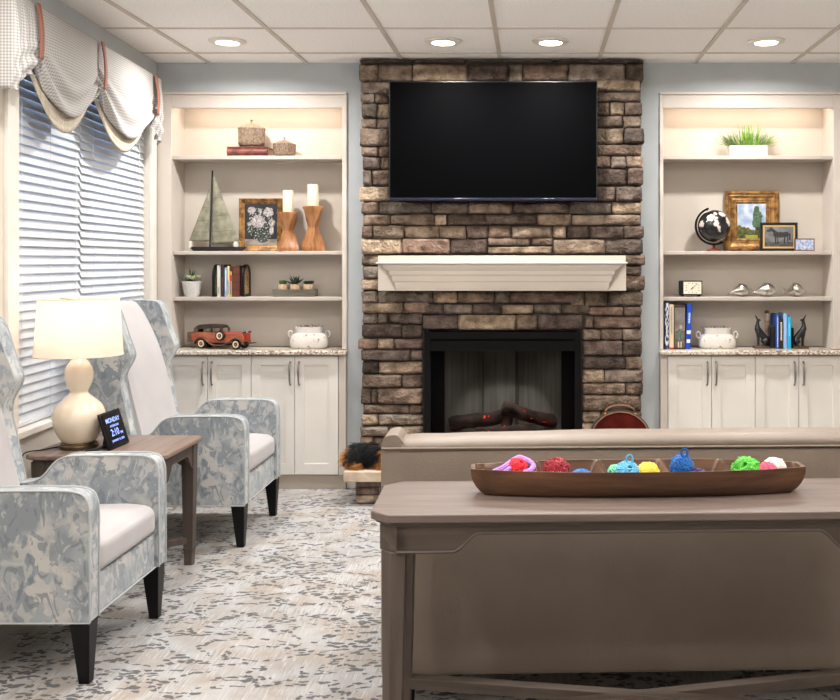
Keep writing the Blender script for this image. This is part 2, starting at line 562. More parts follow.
# ---------------------------------------------------------------- valance
def valance():
    t = thing('window_valance', W(1.1, 0.06, 2.12), 'small-checked grey swagged fabric valance with rust straps over the window', 'valance')
    st = [1.935, 1.196, 0.352]          # strap stations
    sA, sB = 2.13, 0.20
    ZT = 2.533
    def segs(s):
        pts = [2.13] + st + [0.20]
        for i in range(4):
            if pts[i] >= s >= pts[i + 1]:
                return i, (pts[i] - s) / (pts[i] - pts[i + 1])
        return (0, 0) if s > 2.13 else (3, 1)
    def hem(s):
        i, u = segs(s)
        if i == 0: return 2.30 - 0.17 * (1 - u) ** 0.6 - 0.02 * math.sin(9 * u)
        if i == 3: return 2.30 - 0.18 * u ** 0.6 + 0.015 * math.sin(9 * u)
        return 2.30 - 0.20 * math.sin(PI * u) ** 0.75
    def off(s, v):
        """v 0 at top, 1 at hem"""
        i, u = segs(s)
        near = min(u, 1 - u) if i in (1, 2) else (1 - u if i == 0 else u)
        sag = math.sin(PI * u) if i in (1, 2) else 0.35
        o = 0.095 + 0.035 * sag * math.sin(PI * min(v * 1.05, 1)) 
        # cup-shaped folds gathered at the straps
        a = max(0, (v - 0.45) / 0.55)
        o += a * 0.026 * math.sin(2 * PI * (v * 4.2 - 0.8 * sag)) * (0.35 + 0.65 * math.exp(-near * 5))
        if i in (0, 3): o += 0.018 * v * math.sin(u * 17)
        o -= 0.02 * math.exp(-near * 16) * math.exp(-((v - 0.86) / 0.22) ** 2)
        return o
    NU, NV = 190, 34
    def fn(u, v):
        s = sA + (sB - sA) * u
        return W(s, off(s, v), ZT + (hem(s) - ZT) * v)
    def uvgrid(o, fuv, nu, nv):
        me = o.data; uv = me.uv_layers.new(name='UVMap')
        for lp in me.loops:
            j, i = divmod(lp.vertex_index, nu + 1)
            uv.data[lp.index].uv = fuv(i / nu, j / nv)
    m = Mb().grid(fn, NU, NV)
    o = m.build('front_cloth', GING, t, solid=0.003, angle=80)
    uvgrid(o, lambda u, v: (sA + (sB - sA) * u, (ZT + (hem(sA + (sB - sA) * u) - ZT) * v)), NU, NV)
    # turned-up lining hanging in a second curve below each swag
    for k in (1, 2):
        a, b_ = st[k - 1], st[k]
        def lf(u, v, a=a, b_=b_):
            s = a + (b_ - a) * u
            h = 2.29 - 0.15 * math.sin(PI * u) ** 0.75
            low = 2.285 - 0.225 * math.sin(PI * u) ** 0.8 - 0.075 * math.sin(PI * u) * (1 - u)
            return W(s, 0.062 + 0.015 * math.sin(PI * u) + 0.004 * math.sin(20 * v + 6 * u), h + (low - h) * v)
        m = Mb().grid(lf, 60, 10)
        o = m.build('lining', mat('striped_lining', (204, 192, 174), 0.85, col2=(176, 164, 146), nscale=3, stretch=(30, 30, 1)), t, solid=0.003, angle=80)
    # returns to the wall and the board on top
    m = Mb()
    for s in (sA,):
        m.grid(lambda u, v, s=s: W(s, 0.0 + u * (off(s, v)), ZT + (hem(s) - 0.0 - ZT) * v), 6, 20)
    o = m.build('side_return', GING, t, solid=0.003, angle=80)
    uv = o.data.uv_layers.new(name='UVMap')
    for lp in o.data.loops:
        co = o.data.vertices[lp.vertex_index].co; uv.data[lp.index].uv = (co.x, co.z)
    m = Mb(); wbox(m, sB, sA, 0.021, 0.094, ZT - 0.02, ZT)
    m.build('mounting_board', TRIMW, t)
    rust = mat('rust_strap', (150, 94, 76), 0.7)
    for s in st:
        m = Mb()
        def sf(u, v, s=s):
            o_ = 0.112 + 0.012 * v + 0.01 * math.sin(PI * v)
            return W(s + 0.034 * (u - 0.5), o_, ZT + (2.292 - ZT) * v)
        m.grid(sf, 3, 20)
        m.build('strap', rust, t, solid=0.005)
        m = Mb().ball(W(s, 0.075, 2.282), 0.012, 0.012, 0.010, 8)
        m.build('gather_knot', rust, t)
valance()

# ---------------------------------------------------------------- downlights
LENS = mat('lit_lens', (255, 250, 240), 0.5, emit=(255, 244, 228), estr=14)
for n, (lx, where) in enumerate(zip(DL_X, ('in front of the left bookcase', 'left of the two over the television', 'right of the two over the television', 'in front of the right bookcase'))):
    t = thing('recessed_downlight', (lx, 5.475, CEIL - 0.012), 'round lit ceiling downlight ' + where, 'ceiling light', 'downlights in the tile ceiling')
    m = Mb().lathe([(0.066, -0.004), (0.098, 0.002), (0.1, 0.012), (0.066, 0.0115)], 40)
    m = Mb()
    prof = [(0.064, 0.010), (0.066, -0.002), (0.09, 0.0), (0.103, 0.006), (0.103, 0.012)]
    m.grid(lambda u, v: Vector((0, 0, 0)) + Vector((lambda a, r, z: (r * math.cos(a), r * math.sin(a), z))(2 * PI * u, *prof[min(4, int(round(v * 4)))])), 40, 4, closed_u=True)
    m.build('trim_ring', TRIMW, t, local=True, solid=0.001)
    m = Mb().lathe([(0.064, 0.003), (0.064, 0.008)], 40)
    m.build('lens', LENS, t, local=True)

# ================================================================ BUILT-INS
HANDLE = STEEL
def bookcase(X0, X1, O0, O1, label):
    """X0..X1 outer, O0..O1 opening"""
    t = thing('built_in_bookcase', ((X0 + X1) / 2, WY + 0.1, 0.87), label, 'bookcase', 'built-in bookcases')
    m = Mb().box(X0 + 0.001, O0, WY - 0.012, WY + 0.02, 0.872, BT).build('stile', CASE, t, bevel=0.002)
    m = Mb().box(O1, X1 - 0.001, WY - 0.012, WY + 0.02, 0.872, BT).build('stile', CASE, t, bevel=0.002)
    m = Mb().box(O0, O1, WY - 0.008, WY + 0.02, 2.388, BT).build('header', CASE, t, bevel=0.002)
    m = Mb().box(X0 + 0.001, X1 - 0.001, WY - 0.022, WY + 0.0, BT - 0.012, BT + 0.002).build('crown_strip', CASE, t)
    Mb().box(O0 - 0.012, O0, WY + 0.02, 6.30, 0.872, BT).build('side_panel', CASE, t)
    Mb().box(O1, O1 + 0.012, WY + 0.02, 6.30, 0.872, BT).build('side_panel', CASE, t)
    Mb().box(O0 - 0.012, O1 + 0.012, 6.30, 6.318, 0.872, BT).build('back_panel', BACKP, t)
    Mb().box(O0, O1, WY + 0.02, 6.30, BT - 0.012, BT).build('top_panel', CASE, t)
    for z, y0 in ((2.089, WY + 0.006), (1.489, WY + 0.02), (1.199, WY + 0.02)):
        m = Mb().box(O0, O1, y0, 6.30, z - 0.024, z).build('shelf', mat('taupe_shelf_paint', (184, 173, 163), .5), t, bevel=0.004)
    # strip light behind the header
    sl = Mb().box(O0 + 0.08, O1 - 0.08, WY + 0.03, WY + 0.05, 2.455, BT - 0.013)
    sl.build('strip_light', mat('strip_light_glow', (255, 230, 195), 0.5, emit=(255, 214, 160), estr=3), t)
    lamp('strip_lamp', 'AREA', ((O0 + O1) / 2, WY + 0.075, 2.45), COVE, (1.0, 0.87, 0.75), (O1 - O0) * 0.9, size_y=0.03)
COVE = 2.2
OL = (-2.27, -1.198)
OR = (0.818, 1.886)
bookcase(BL0, BL1, OL[0], OL[1], 'cream built-in bookcase beside the window, holding the sailboat and candles')
bookcase(BR0, BR1, OR[0], OR[1], 'cream built-in bookcase right of the fireplace, holding the globe')

CY = 6.035                                # door faces
def counter(x0, x1, label):
    m = Mb().box(x0, x1, 5.995, 6.30, 0.842, 0.870)
    tag(m.build('countertop', GRAN, bevel=0.008, seg=3), label, 'countertop', 'granite countertops')
def cabinet(x0, x1, label, fill=None):
    t = thing('base_cabinet', ((x0 + x1) / 2, 6.2, 0), label, 'cabinet', 'base cabinets under the bookcases')
    Mb().box(x0, x1, CY + 0.019, 6.30, 0.09, 0.84).build('cabinet_body', CASE, t)
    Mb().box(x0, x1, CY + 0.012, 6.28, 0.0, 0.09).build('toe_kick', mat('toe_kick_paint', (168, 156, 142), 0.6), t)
    a, b_ = (fill[0], fill[1]) if fill else (x0, x1)
    if fill:
        if fill[0] > x0: Mb().box(x0, fill[0] - 0.002, CY + 0.004, CY + 0.019, 0.09, 0.838).build('filler_strip', CASE, t)
        if fill[1] < x1: Mb().box(fill[1] + 0.002, x1, CY + 0.004, CY + 0.019, 0.09, 0.838).build('filler_strip', CASE, t)
    mid = (a + b_) / 2
    for k, (p, q) in enumerate(((a, mid), (mid, b_))):
        p += 0.0018; q -= 0.0018; z0, z1 = 0.094, 0.832; rw = 0.056
        d = Mb()
        d.box(p, p + rw, CY, CY + 0.018, z0, z1); d.box(q - rw, q, CY, CY + 0.018, z0, z1)
        d.box(p + rw, q - rw, CY, CY + 0.018, z0, z0 + rw + 0.01); d.box(p + rw, q - rw, CY, CY + 0.018, z1 - rw, z1)
        do = d.build('door', WHITE, t)
        f = Mb().box(p + rw - .001, q - rw + .001, CY + 0.009, CY + 0.017, z0 + rw, z1 - rw + .001)
        f.build('door_panel', WHITE, do)
        hx = q - 0.026 if k == 0 else p + 0.026
        h = Mb(); pts = []
        for i in range(13):
            u = i / 12
            pts.append((hx, CY - 0.006 - 0.017 * math.sin(PI * u) ** 0.35, 0.655 + 0.140 * u))
        h.tube(pts, [0.0045 + 0.002 * math.sin(PI * i / 12) for i in range(13)], 8)
        h.ball((hx, CY - 0.004, 0.655), 0.007, n=6); h.ball((hx, CY - 0.004, 0.795), 0.007, n=6)
        h.build('handle', HANDLE, do)
d = 43.6 * 6.035 / F
xr = PX(338.3, CY)
cabinet(-2.352, xr - 2 * d, 'cream two-door base cabinet in the window corner behind the far armchair', (xr - 4 * d, xr - 2 * d))
cabinet(xr - 2 * d, BL1 - .002, 'cream two-door base cabinet between the window corner unit and the fireplace', (xr - 2 * d, xr))
xl = PX(668, CY)
cabinet(BR0 + .002, xl + 2 * d, 'cream two-door base cabinet just right of the fireplace', (xl, xl + 2 * d))
cabinet(xl + 2 * d, BR1 - .002, 'cream two-door base cabinet at the right edge of the photo', (xl + 2 * d, xl + 4 * d))
counter(-2.352, BL1 + 0.004, 'speckled cream granite countertop under the bookcase by the window')
counter(BR0 - 0.004, BR1, 'speckled cream granite countertop under the bookcase right of the fireplace')

# ================================================================ FIREPLACE
def fireplace():
    t = thing('stone_fireplace', (-0.19, 6.0, 0), 'brown stacked ledgestone fireplace wall rising to the ceiling', 'fireplace')
    YB = 5.985                                     # mortar face
    X0, X1 = PX(363, 5.97), PX(641, 5.97)
    MORT = mat('dark_mortar', (70, 62, 56), 0.95)
    m = Mb()
    m.box(X0, FX0, YB, WY + 0.0, 0, CEIL - .001); m.box(FX1, X1, YB, WY, 0, CEIL - .001)
    m.box(FX0, FX1, YB, WY, FZ1, CEIL - .001); m.box(FX0, FX1, YB, WY, 0, 0.15)
    m.build('mortar', MORT, t, smooth=False)
    rects = []
    def A(x0, x1, y0, y1):                          # crop of the upper part
        rects.append((340 + x0 / 2.622, 340 + x1 / 2.622, 40 + y0 / 2.622, 40 + y1 / 2.622))
    def B(x0, x1, y0, y1): rects.append((350 + x0 / 4.24, 350 + x1 / 4.24, 285 + y0 / 4.24, 285 + y1 / 4.24))
    def C(x0, x1, y0, y1): rects.append((570 + x0 / 4.82, 570 + x1 / 4.82, 285 + y0 / 4.82, 285 + y1 / 4.82))
    def row(fn, y0, y1, *xs):
        for a, b in zip(xs[:-1], xs[1:]): fn(a, b, y0, y1)
    row(A, 50, 61, 50, 192, 330, 560, 796)
    row(A, 63, 107, 50, 100, 190, 334, 440, 478, 598, 748, 796)
    for y0, y1, xs in ((110, 140, (52, 130)), (141, 165, (52, 90, 130)), (166, 205, (55, 97, 130)), (206, 232, (55, 95, 132)), (233, 279, (52, 132)),
                       (280, 306, (54, 100, 132)), (307, 339, (58, 106, 132)), (340, 382, (58, 82, 132)), (384, 424, (50, 132))):
        row(A, y0, y1, *xs)
    for y0, y1, xs in ((103, 134, (670, 788)), (136, 161, (670, 790)), (163, 198, (670, 709, 747, 793)), (199, 230, (668, 741, 792)), (231, 273, (668, 745, 798)),
                       (274, 303, (668, 792)), (304, 335, (668, 711, 751, 796)), (336, 382, (668, 755, 796)), (384, 423, (668, 723, 793))):
        row(A, y0, y1, *xs)
    rr = random.Random(3)
    def filler(fn, y0, y1, x0, x1):
        y = y0
        while y < y1 - 8:
            h = min(rr.uniform(28, 46), y1 - y)
            x = x0
            while x < x1 - 10:
                wd = min(rr.uniform(50, 130), x1 - x)
                if x1 - x - wd < 25: wd = x1 - x
                fn(x, x + wd, y, y + h); x += wd
            y += h
    filler(A, 109, 418, 133, 667)
    row(A, 425, 456, 55, 103, 239, 337, 451, 600, 713, 791)
    row(A, 457, 486, 60, 131, 247, 280, 380, 517, 607, 789)
    row(A, 487, 520, 55, 85, 169, 259, 331, 391, 450, 557, 593, 653, 745, 798)
    row(A, 521, 562, 55, 163, 287, 386); row(A, 517, 540, 387, 501, 558); row(A, 541, 562, 387, 557); row(A, 522, 562, 559, 695, 795)
    row(A, 565, 592, 55, 118); row(A, 593, 626, 58, 118); row(A, 627, 657, 55, 118)
    row(A, 565, 591, 730, 801); row(A, 592, 617, 730, 791); row(A, 618, 656, 730, 801)
    filler(A, 565, 656, 119, 729)
    row(A, 658, 690, 55, 100, 243, 308, 405, 444, 641); row(C, 33, 103, 2, 71, 180, 352)
    row(B, 73, 121, 50, 226, 339); row(B, 122, 165, 50, 115, 159, 306)
    row(B, 168, 224, 48, 219, 308); row(B, 227, 272, 34, 114, 187, 308); row(B, 275, 323, 45, 253, 308)
    row(B, 325, 377, 50, 120, 308); row(B, 380, 436, 48, 219, 308); row(B, 438, 506, 43, 87, 115, 308)
    row(B, 509, 546, 55, 252, 308); row(B, 548, 596, 46, 119, 308); row(B, 600, 642, 42, 162, 308); row(B, 645, 700, 42, 96, 308)
    row(B, 702, 745, 46, 180, 308); row(B, 747, 800, 44, 130, 308); row(B, 802, 850, 46, 220, 308); row(B, 852, 905, 46, 140, 308)
    # over the firebox, between the two sides
    def D(x0, x1, y0, y1): rects.append((400 + x0 / 4.19, 400 + x1 / 4.19, 310 + y0 / 4.19, 310 + y1 / 4.19))
    row(D, -22, 18, 92, 180, 302, 425, 560, 676, 795)
    row(D, 20, 84, 95, 243, 486, 577, 770)
    row(C, 105, 150, 92, 256, 348); row(C, 153, 210, 68, 114, 346)
    row(C, 214, 267, 60, 147, 254, 351); row(C, 269, 342, 60, 252, 350); row(C, 345, 406, 60, 269, 351); row(C, 408, 472, 60, 166, 354)
    row(C, 474, 529, 60, 267, 351); row(C, 532, 606, 60, 346); row(C, 609, 662, 60, 152, 348); row(C, 664, 720, 60, 200, 350)
    row(C, 722, 780, 60, 130, 346); row(C, 782, 838, 60, 230, 350); row(C, 840, 895, 60, 160, 350); row(C, 897, 960, 60, 250, 350)
    pal = [(152, 135, 121), (136, 119, 107), (168, 150, 133), (144, 128, 115), (122, 107, 99), (180, 162, 142), (156, 134, 119), (140, 129, 119), (114, 101, 95), (162, 149, 137), (148, 127, 113), (192, 173, 150)]
    m = Mb()
    for n, (a, b, c, d) in enumerate(rects):
        YF = 5.962
        x0, x1 = PX(a, YF), PX(b, YF); z1, z0 = PZ(c, YF), PZ(d, YF)
        if z0 < 0.0: z0 = 0.002
        gp = 0.0022
        x0 += gp; x1 -= gp; z0 += gp * 0.8; z1 -= gp * 0.8
        if x1 - x0 < 0.02 or z1 - z0 < 0.012: continue
        z1 = min(z1, CEIL - 0.008)
        rnd = random.Random(n * 7 + 1)
        dep = rnd.uniform(0.022, 0.046)
        if z1 > 2.64: dep = 0.058
        c0 = rnd.choice(pal); k = rnd.uniform(0.76, 1.06)
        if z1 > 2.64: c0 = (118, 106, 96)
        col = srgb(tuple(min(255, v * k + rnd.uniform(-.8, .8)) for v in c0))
        jit = [[rnd.uniform(-0.005, 0.005) for _ in range(2)] for _ in range(4)]
        nu = max(6, min(20, int((x1 - x0) / 0.014))); nv = max(5, min(10, int((z1 - z0) / 0.011)))
        slope = rnd.uniform(-0.010, 0.010); rad = 0.009
        seed = Vector((n * 3.1, n * 1.7, 0))
        cx, cz, hx, hz = (x0 + x1) / 2, (z0 + z1) / 2, (x1 - x0) / 2, (z1 - z0) / 2
        edge = abs(cx - X0 - hx) < 0.06 or abs(cx - X1 + hx) < 0.06
        def fn(u, v):
            # outer ring wraps back to the mortar
            ring = (u < 1e-6 or u > 1 - 1e-6 or v < 1e-6 or v > 1 - 1e-6)
            uu = min(max((u * (nu + 2) - 1) / nu, 0), 1); vv = min(max((v * (nv + 2) - 1) / nv, 0), 1)
            p = 2 * uu - 1; q = 2 * vv - 1
            bw = (1 - uu) * (1 - vv); 
            jx = bw * jit[0][0] + uu * (1 - vv) * jit[1][0] + uu * vv * jit[2][0] + (1 - uu) * vv * jit[3][0]
            jz = bw * jit[0][1] + uu * (1 - vv) * jit[1][1] + uu * vv * jit[2][1] + (1 - uu) * vv * jit[3][1]
            x = cx + p * hx + jx * 0.5; z = cz + q * hz + jz * 0.6
            ex = min(hx - abs(p) * hx, hz - abs(q) * hz)
            rr_ = 0.007
            r = max(0, 1 - ex / rr_)
            fall = dep * 0.5 * (1 - math.sqrt(max(0, 1 - r * r)))
            # corner rounding
            cr = 0.009
            ax = max(0, abs(p) * hx - (hx - cr)); az = max(0, abs(q) * hz - (hz - cr))
            l = math.hypot(ax, az)
            if l > cr:
                sx = (ax - ax * cr / l) * (1 if p > 0 else -1); sz = (az - az * cr / l) * (1 if q > 0 else -1)
                x -= sx * 0.8; z -= sz * 0.8
            nz = noise.noise(Vector((x * 22, 0, z * 26)) + seed) * 0.009 + noise.noise(Vector((x * 60, 3, z * 60)) + seed) * 0.005
            ei = noise.noise(Vector((x * 30, 5, z * 30)) + seed)
            if ex < 0.006:
                x += ei * 0.003; z += ei * 0.003
            y = YB - dep + fall - nz + slope * p
            if ring: y = YB + (0.09 if edge else 0.004)
            return (x, y, z)
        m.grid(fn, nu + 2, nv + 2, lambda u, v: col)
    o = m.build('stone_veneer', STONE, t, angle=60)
    # raised hearth: limestone slab on a stone base
    t = thing('raised_hearth', (-0.19, 5.77, 0), 'low raised stone hearth with pale limestone slab in front of the fireplace', 'hearth')
    hx0, hx1 = -1.10, 0.72
    HB = Mb().box(-1.035, 0.66, 5.685, 5.92, 0, 0.142); HB.build('hearth_core', MORT, t)
    m = Mb(); rnd = random.Random(9)
    for z0, z1 in ((0.003, 0.05), (0.052, 0.096), (0.098, 0.141)):
        x = -1.045
        while x < 0.67:
            wd = min(rnd.uniform(0.1, 0.25), 0.675 - x)
            c0 = rnd.choice(pal); col = srgb(c0)
            sd = Vector((x * 9, z0 * 50, 2))
            m.grid(lambda u, v, x=x, wd=wd, z0=z0, z1=z1, sd=sd: (
                x + 0.002 + (wd - 0.004) * u,
                5.684 - (0.0 if (u in (0, 1) or v in (0, 1)) else 0.018 + 0.006 * noise.noise(Vector((u * 4, v * 3, 0)) + sd)),
                z0 + (z1 - z0) * v), 8, 5, lambda u, v, col=col: col)
            x += wd
    # left cheek
    for z0, z1 in ((0.003, 0.07), (0.073, 0.141)):
        y = 5.68
        while y < 5.9:
            col = srgb(rnd.choice(pal)); wd = 0.12
            m.grid(lambda u, v, y=y, z0=z0, z1=z1: (-1.034 - (0 if (u in (0, 1) or v in (0, 1)) else 0.012), y + 0.002 + (wd - 0.004) * u, z0 + (z1 - z0) * v), 6, 5, lambda u, v, col=col: col)
            y += wd
    m.build('hearth_stones', STONE, t)
    m = Mb()
    m.box(hx0, hx1, 5.605, 5.925, 0.143, 0.204)
    m.build('hearth_slab', mat('limestone_slab', (204, 186, 164), 0.8, col2=(178, 158, 136), nscale=14, bump=0.5, bscale=30), t, bevel=0.006)
fireplace()

def insert():
    t = thing('electric_fireplace', (-0.19, 6.0, 0.2), 'black-framed electric fireplace insert with glowing logs', 'fireplace insert')
    FB = mat('black_metal_frame', (11, 11, 12), 0.5, spec=0.12)
    x0, x1, z1, z0 = FX0 + .004, FX1 - .004, FZ1 - .004, 0.206
    yf = 5.935
    m = Mb()
    m.box(x0, x0 + 0.037, yf, yf + 0.03, z0, z1); m.box(x1 - 0.037, x1, yf, yf + 0.03, z0, z1)
    m.box(x0 + .037, x1 - .037, yf, yf + 0.03, z1 - 0.045, z1)
    m.box(x0 + .037, x1 - .037, yf, yf + 0.03, z1 - 0.118, z1 - 0.058)
    m.box(x0 + .037, x1 - .037, yf + .02, yf + 0.03, z1 - 0.06, z1 - 0.04)
    m.box(x0 + .037, x1 - .037, yf, yf + 0.03, z0, z0 + 0.06)
    m.build('frame', FB, t, bevel=0.002)
    ix0, ix1, iz0, iz1 = x0 + .037, x1 - .037, z0 + 0.06, z1 - 0.118
    gl = mat('smoked_glass', (205, 205, 205), 0.0, trans=1.0)
    gl.node_tree.nodes['Principled BSDF'].inputs['IOR'].default_value = 1.08
    m = Mb().box(x0 + 0.025, x1 - 0.025, yf + 0.031, yf + 0.035, z0 + 0.03, z1 - 0.1)
    m.build('glass_front', gl, t, smooth=False)
    # firebox shell: outer dark box and grey refractory panels
    yb = 6.36
    m = Mb()
    m.box(x0 + .01, x1 - .01, yb + .012, yb + 0.03, 0.16, z1 - .01)
    m.box(x0 + .01, x0 + .03, yf + 0.04, yb + .012, 0.16, z1 - .01); m.box(x1 - .03, x1 - .01, yf + 0.04, yb + .012, 0.16, z1 - .01)
    m.box(x0 + .03, x1 - .03, yf + 0.04, yb + .012, 0.155, 0.17); m.box(x0 + .03, x1 - .03, yf + 0.04, yb + .012, z1 - .03, z1 - .01)
    m.build('firebox', FB, t, smooth=False)
    pan = mat('grey_firebrick_panel', (112, 110, 104), 0.9, col2=(96, 94, 88), nscale=5, stretch=(8, 8, 0.5), lo=.4, hi=.6)
    m = Mb()
    L0, L1 = -.555, .178
    b0, b1 = -.333, -.09
    m.box(b0, b1, yb - .004, yb + .008, 0.2, iz1)
    def slab(xa, ya, xb, yb_):
        d_ = Vector((xb - xa, yb_ - ya, 0)).normalized(); n_ = Vector((-d_.y, d_.x, 0)) * 0.008
        a = Vector((xa, ya, 0.2)); b = Vector((xb, yb_, 0.2)); h = Vector((0, 0, iz1 - 0.2))
        m.hexa([a, b, b + n_, a + n_], [a + h, b + h, b + n_ + h, a + n_ + h])
    slab(L0, 6.08, b0, yb - .004); slab(b1, yb - .004, L1, 6.08)
    fb2 = Mb().box(x0 + .03, L0, 6.075, 6.085, .17, z1 - .03).box(L1, x1 - .03, 6.075, 6.085, .17, z1 - .03)
    fb2.build('side_baffle', FB, t, smooth=False)
    m.build('back_panel', pan, t, smooth=False)
    m = Mb()
    for x in (b0 + .006,): m.box(x - .003, x + .003, yb - .012, yb - .004, 0.2, iz1)
    m.box(b1 - .028, b1 - .004, yb - .02, yb - .004, 0.2, iz1)
    m.build('panel_ribs', mat('dark_rib', (60, 58, 54), .8), t, smooth=False)
    m = Mb().box(x0 + .05, x1 - .05, yf + .05, yb - .02, 0.175, 0.30)
    m.build('ember_bed', mat('ember_bed_glow', (24, 16, 14), 0.9, emit=(200, 30, 8), estr=0.10), t)
    logm = mat('charred_log', (78, 54, 44), 0.9, col2=(26, 20, 18), nscale=12, bump=0.8, bscale=40)
    em = mat('glowing_ember', (255, 40, 15), 0.8, emit=(255, 30, 12), estr=1.6)
    rnd = random.Random(5)
    def log(p0, p1, r, seed):
        p0, p1 = Vector(p0), Vector(p1)
        path = []; rad = []
        for i in range(15):
            u = i / 14; q = p0.lerp(p1, u)
            q.z += 0.008 * math.sin(u * 5 + seed); path.append(q)
            rad.append(r * (1 + 0.14 * noise.noise(Vector((u * 5, seed, 0)))) * (0.9 if i in (0, 14) else 1))
        mm = Mb().tube(path, rad, 14)
        lo = mm.build('log', logm, t, angle=70)
        e = Mb()
        for _ in range(9):
            u = rnd.uniform(0.1, 0.9); q = p0.lerp(p1, u)
            e.ball((q.x + rnd.uniform(-.01, .01), q.y - r * 0.86, q.z + rnd.uniform(-.4, .4) * r), rnd.uniform(.003, .007), .003, rnd.uniform(.003, .009), 5)
        e.build('embers', em, lo)
    log((-0.53, 6.12, 0.385), (-0.17, 6.16, 0.450), 0.046, 1)
    log((-0.19, 6.10, 0.500), (0.17, 6.15, 0.400), 0.043, 2)
    log((-0.36, 6.04, 0.350), (0.02, 6.06, 0.362), 0.04, 3)
    log((-0.18, 6.06, 0.36), (-0.14, 6.2, 0.49), 0.035, 4)
    lp = lamp('firebox_lamp', 'SPOT', (-0.19, 6.03, 0.86), 9, (1.0, .97, .90), 0.03, spot=R(84))
    lp.rotation_euler = Vector((0, .27, -1.0)).to_track_quat('-Z', 'Y').to_euler()
    lp.data.spot_blend = .5
insert()

# mantel shelf
def mantel():
    x0, x1 = PX(376.5, 5.79), PX(627, 5.79)
    t = thing('mantel_shelf', ((x0 + x1) / 2, 5.95, 1.246), 'cream moulded mantel shelf mounted on the stone under the television', 'mantel')
    yb = 5.932
    Mb().box(x0 + .008, x1 - .008, 5.79, yb, 1.420, 1.458).build('top_board', MANT, t, bevel=.002)
    Mb().box(x0 - .003, x1 + .003, 5.779, yb, 1.408, 1.420).build('bead', MANT, t, bevel=.004, seg=3)
    Mb().box(x0, x1, 5.845, yb, 1.246, 1.408).build('box_body', MANT, t, bevel=.002)
    # crown profile that narrows downwards, mitred ends
    prof = [(0.052, 1.408), (0.050, 1.398), (0.046, 1.390), (0.038, 1.376), (0.030, 1.366), (0.030, 1.348), (0.026, 1.340), (0.022, 1.336), (0.020, 1.306), (0.014, 1.296), (0.012, 1.266), (0.010, 1.262), (0.006, 1.246)]
    m = Mb(); vs = []; fs = []
    n = len(prof)
    for d, z in prof: 
        ins = 0.03 + (0.052 - d) * 1.9
        vs += [(x0 + ins, 5.846 - d, z), (x1 - ins, 5.846 - d, z)]
    for d, z in (prof[0], prof[-1]):
        ins = 0.03 + (0.052 - d) * 1.9
        vs += [(x0 + ins - .01, 5.846, z), (x1 - ins + .01, 5.846, z)]
    for i in range(n - 1): fs.append((2 * i, 2 * i + 1, 2 * i + 3, 2 * i + 2))
    fs.append(tuple([2 * i for i in range(n)] + [2 * n + 2, 2 * n])); fs.append(tuple([2 * i + 1 for i in range(n)][::-1] + [2 * n + 1, 2 * n + 3]))
    fs.append((0, 2 * n, 2 * n + 1, 1)); fs.append((2 * n - 2, 2 * n - 1, 2 * n + 3, 2 * n + 2))
    m.add(vs, fs); m.build('crown_moulding', MANT, t, angle=25)
mantel()

# television
def tv():
    Y = 5.86
    x0, x1, z1, z0 = PX(389, Y), PX(597.5, Y), PZ(81, Y), PZ(200.5, Y)
    t = thing('television', ((x0 + x1) / 2, Y, z0), 'large black flat-screen television hung on the stone above the mantel', 'television')
    Mb().box(x0, x1, Y, Y + 0.035, z0, z1).build('housing', mat('tv_bezel', (16, 17, 22), 0.3), t, bevel=.003)
    Mb().box(x0 + .007, x1 - .007, Y - .0015, Y + .001, z0 + .018, z1 - .007).build('screen', mat('tv_screen', (3, 3, 4), 0.6, spec=0.02), t)
    Mb().box(x0 + .004, x1 - .004, Y - .004, Y + .01, z0 + .001, z0 + .012).build('bottom_bezel', mat('blue_black_gloss', (24, 30, 58), 0.15), t, bevel=.002)
    Mb().box(-.45, -.05, Y + .035, 5.925, 1.95, 2.35).build('wall_bracket', BLACK, t)
tv()

# ================================================================ FURNITURE
def rbox(m, x0, x1, y0, y1, z0, z1, r, n=10, crown=(0, 0, 0), wob=0, seed=0):
    """soft box: rounded edges, faces crowned outwards"""
    c = Vector(((x0 + x1) / 2, (y0 + y1) / 2, (z0 + z1) / 2)); h = Vector(((x1 - x0) / 2, (y1 - y0) / 2, (z1 - z0) / 2))
    r = min(r, h.x, h.y, h.z)
    def warp(p):
        q = Vector((p[0] * h.x, p[1] * h.y, p[2] * h.z))
        i = Vector([max(-h[k] + r, min(h[k] - r, q[k])) for k in range(3)])
        d = q - i
        if d.length > 1e-9: q = i + d.normalized() * r
        for k in range(3):
            a, b = [j for j in range(3) if j != k]
            if crown[k]: q[k] += (1 if p[k] > 0 else -1) * abs(p[k]) ** 3 * crown[k] * (1 - p[a] ** 4) * (1 - p[b] ** 4)
        if wob:
            q += Vector((1, 1, 1)) * noise.noise(q * 9 + Vector((seed, seed, 0))) * wob
        return tuple(c + q)
    def tt(u):      # denser near the edges
        s = 2 * u - 1
        return math.copysign(1 - (1 - abs(s)) ** 1.7, s)
    for ax in range(3):
        a, b = [j for j in range(3) if j != ax]
        for sg in (-1, 1):
            def fn(u, v, ax=ax, a=a, b=b, sg=sg):
                p = [0, 0, 0]; p[ax] = sg; p[a] = tt(u); p[b] = tt(v)
                return warp(p)
            m.grid(fn, n, n)
    return m

def weld(o):
    bm = bmesh.new(); bm.from_mesh(o.data)
    bmesh.ops.remove_doubles(bm, verts=bm.verts, dist=1e-5)
    bmesh.ops.recalc_face_normals(bm, faces=bm.faces)
    for e in bm.edges: e.smooth = True
    for f in bm.faces: f.smooth = True
    bm.to_mesh(o.data); bm.free()
    return o

def arc(cx, cz, r, a0, a1, n=6):
    return [(cx + r * math.cos(R(a0 + (a1 - a0) * i / n)), cz + r * math.sin(R(a0 + (a1 - a0) * i / n))) for i in range(n + 1)]

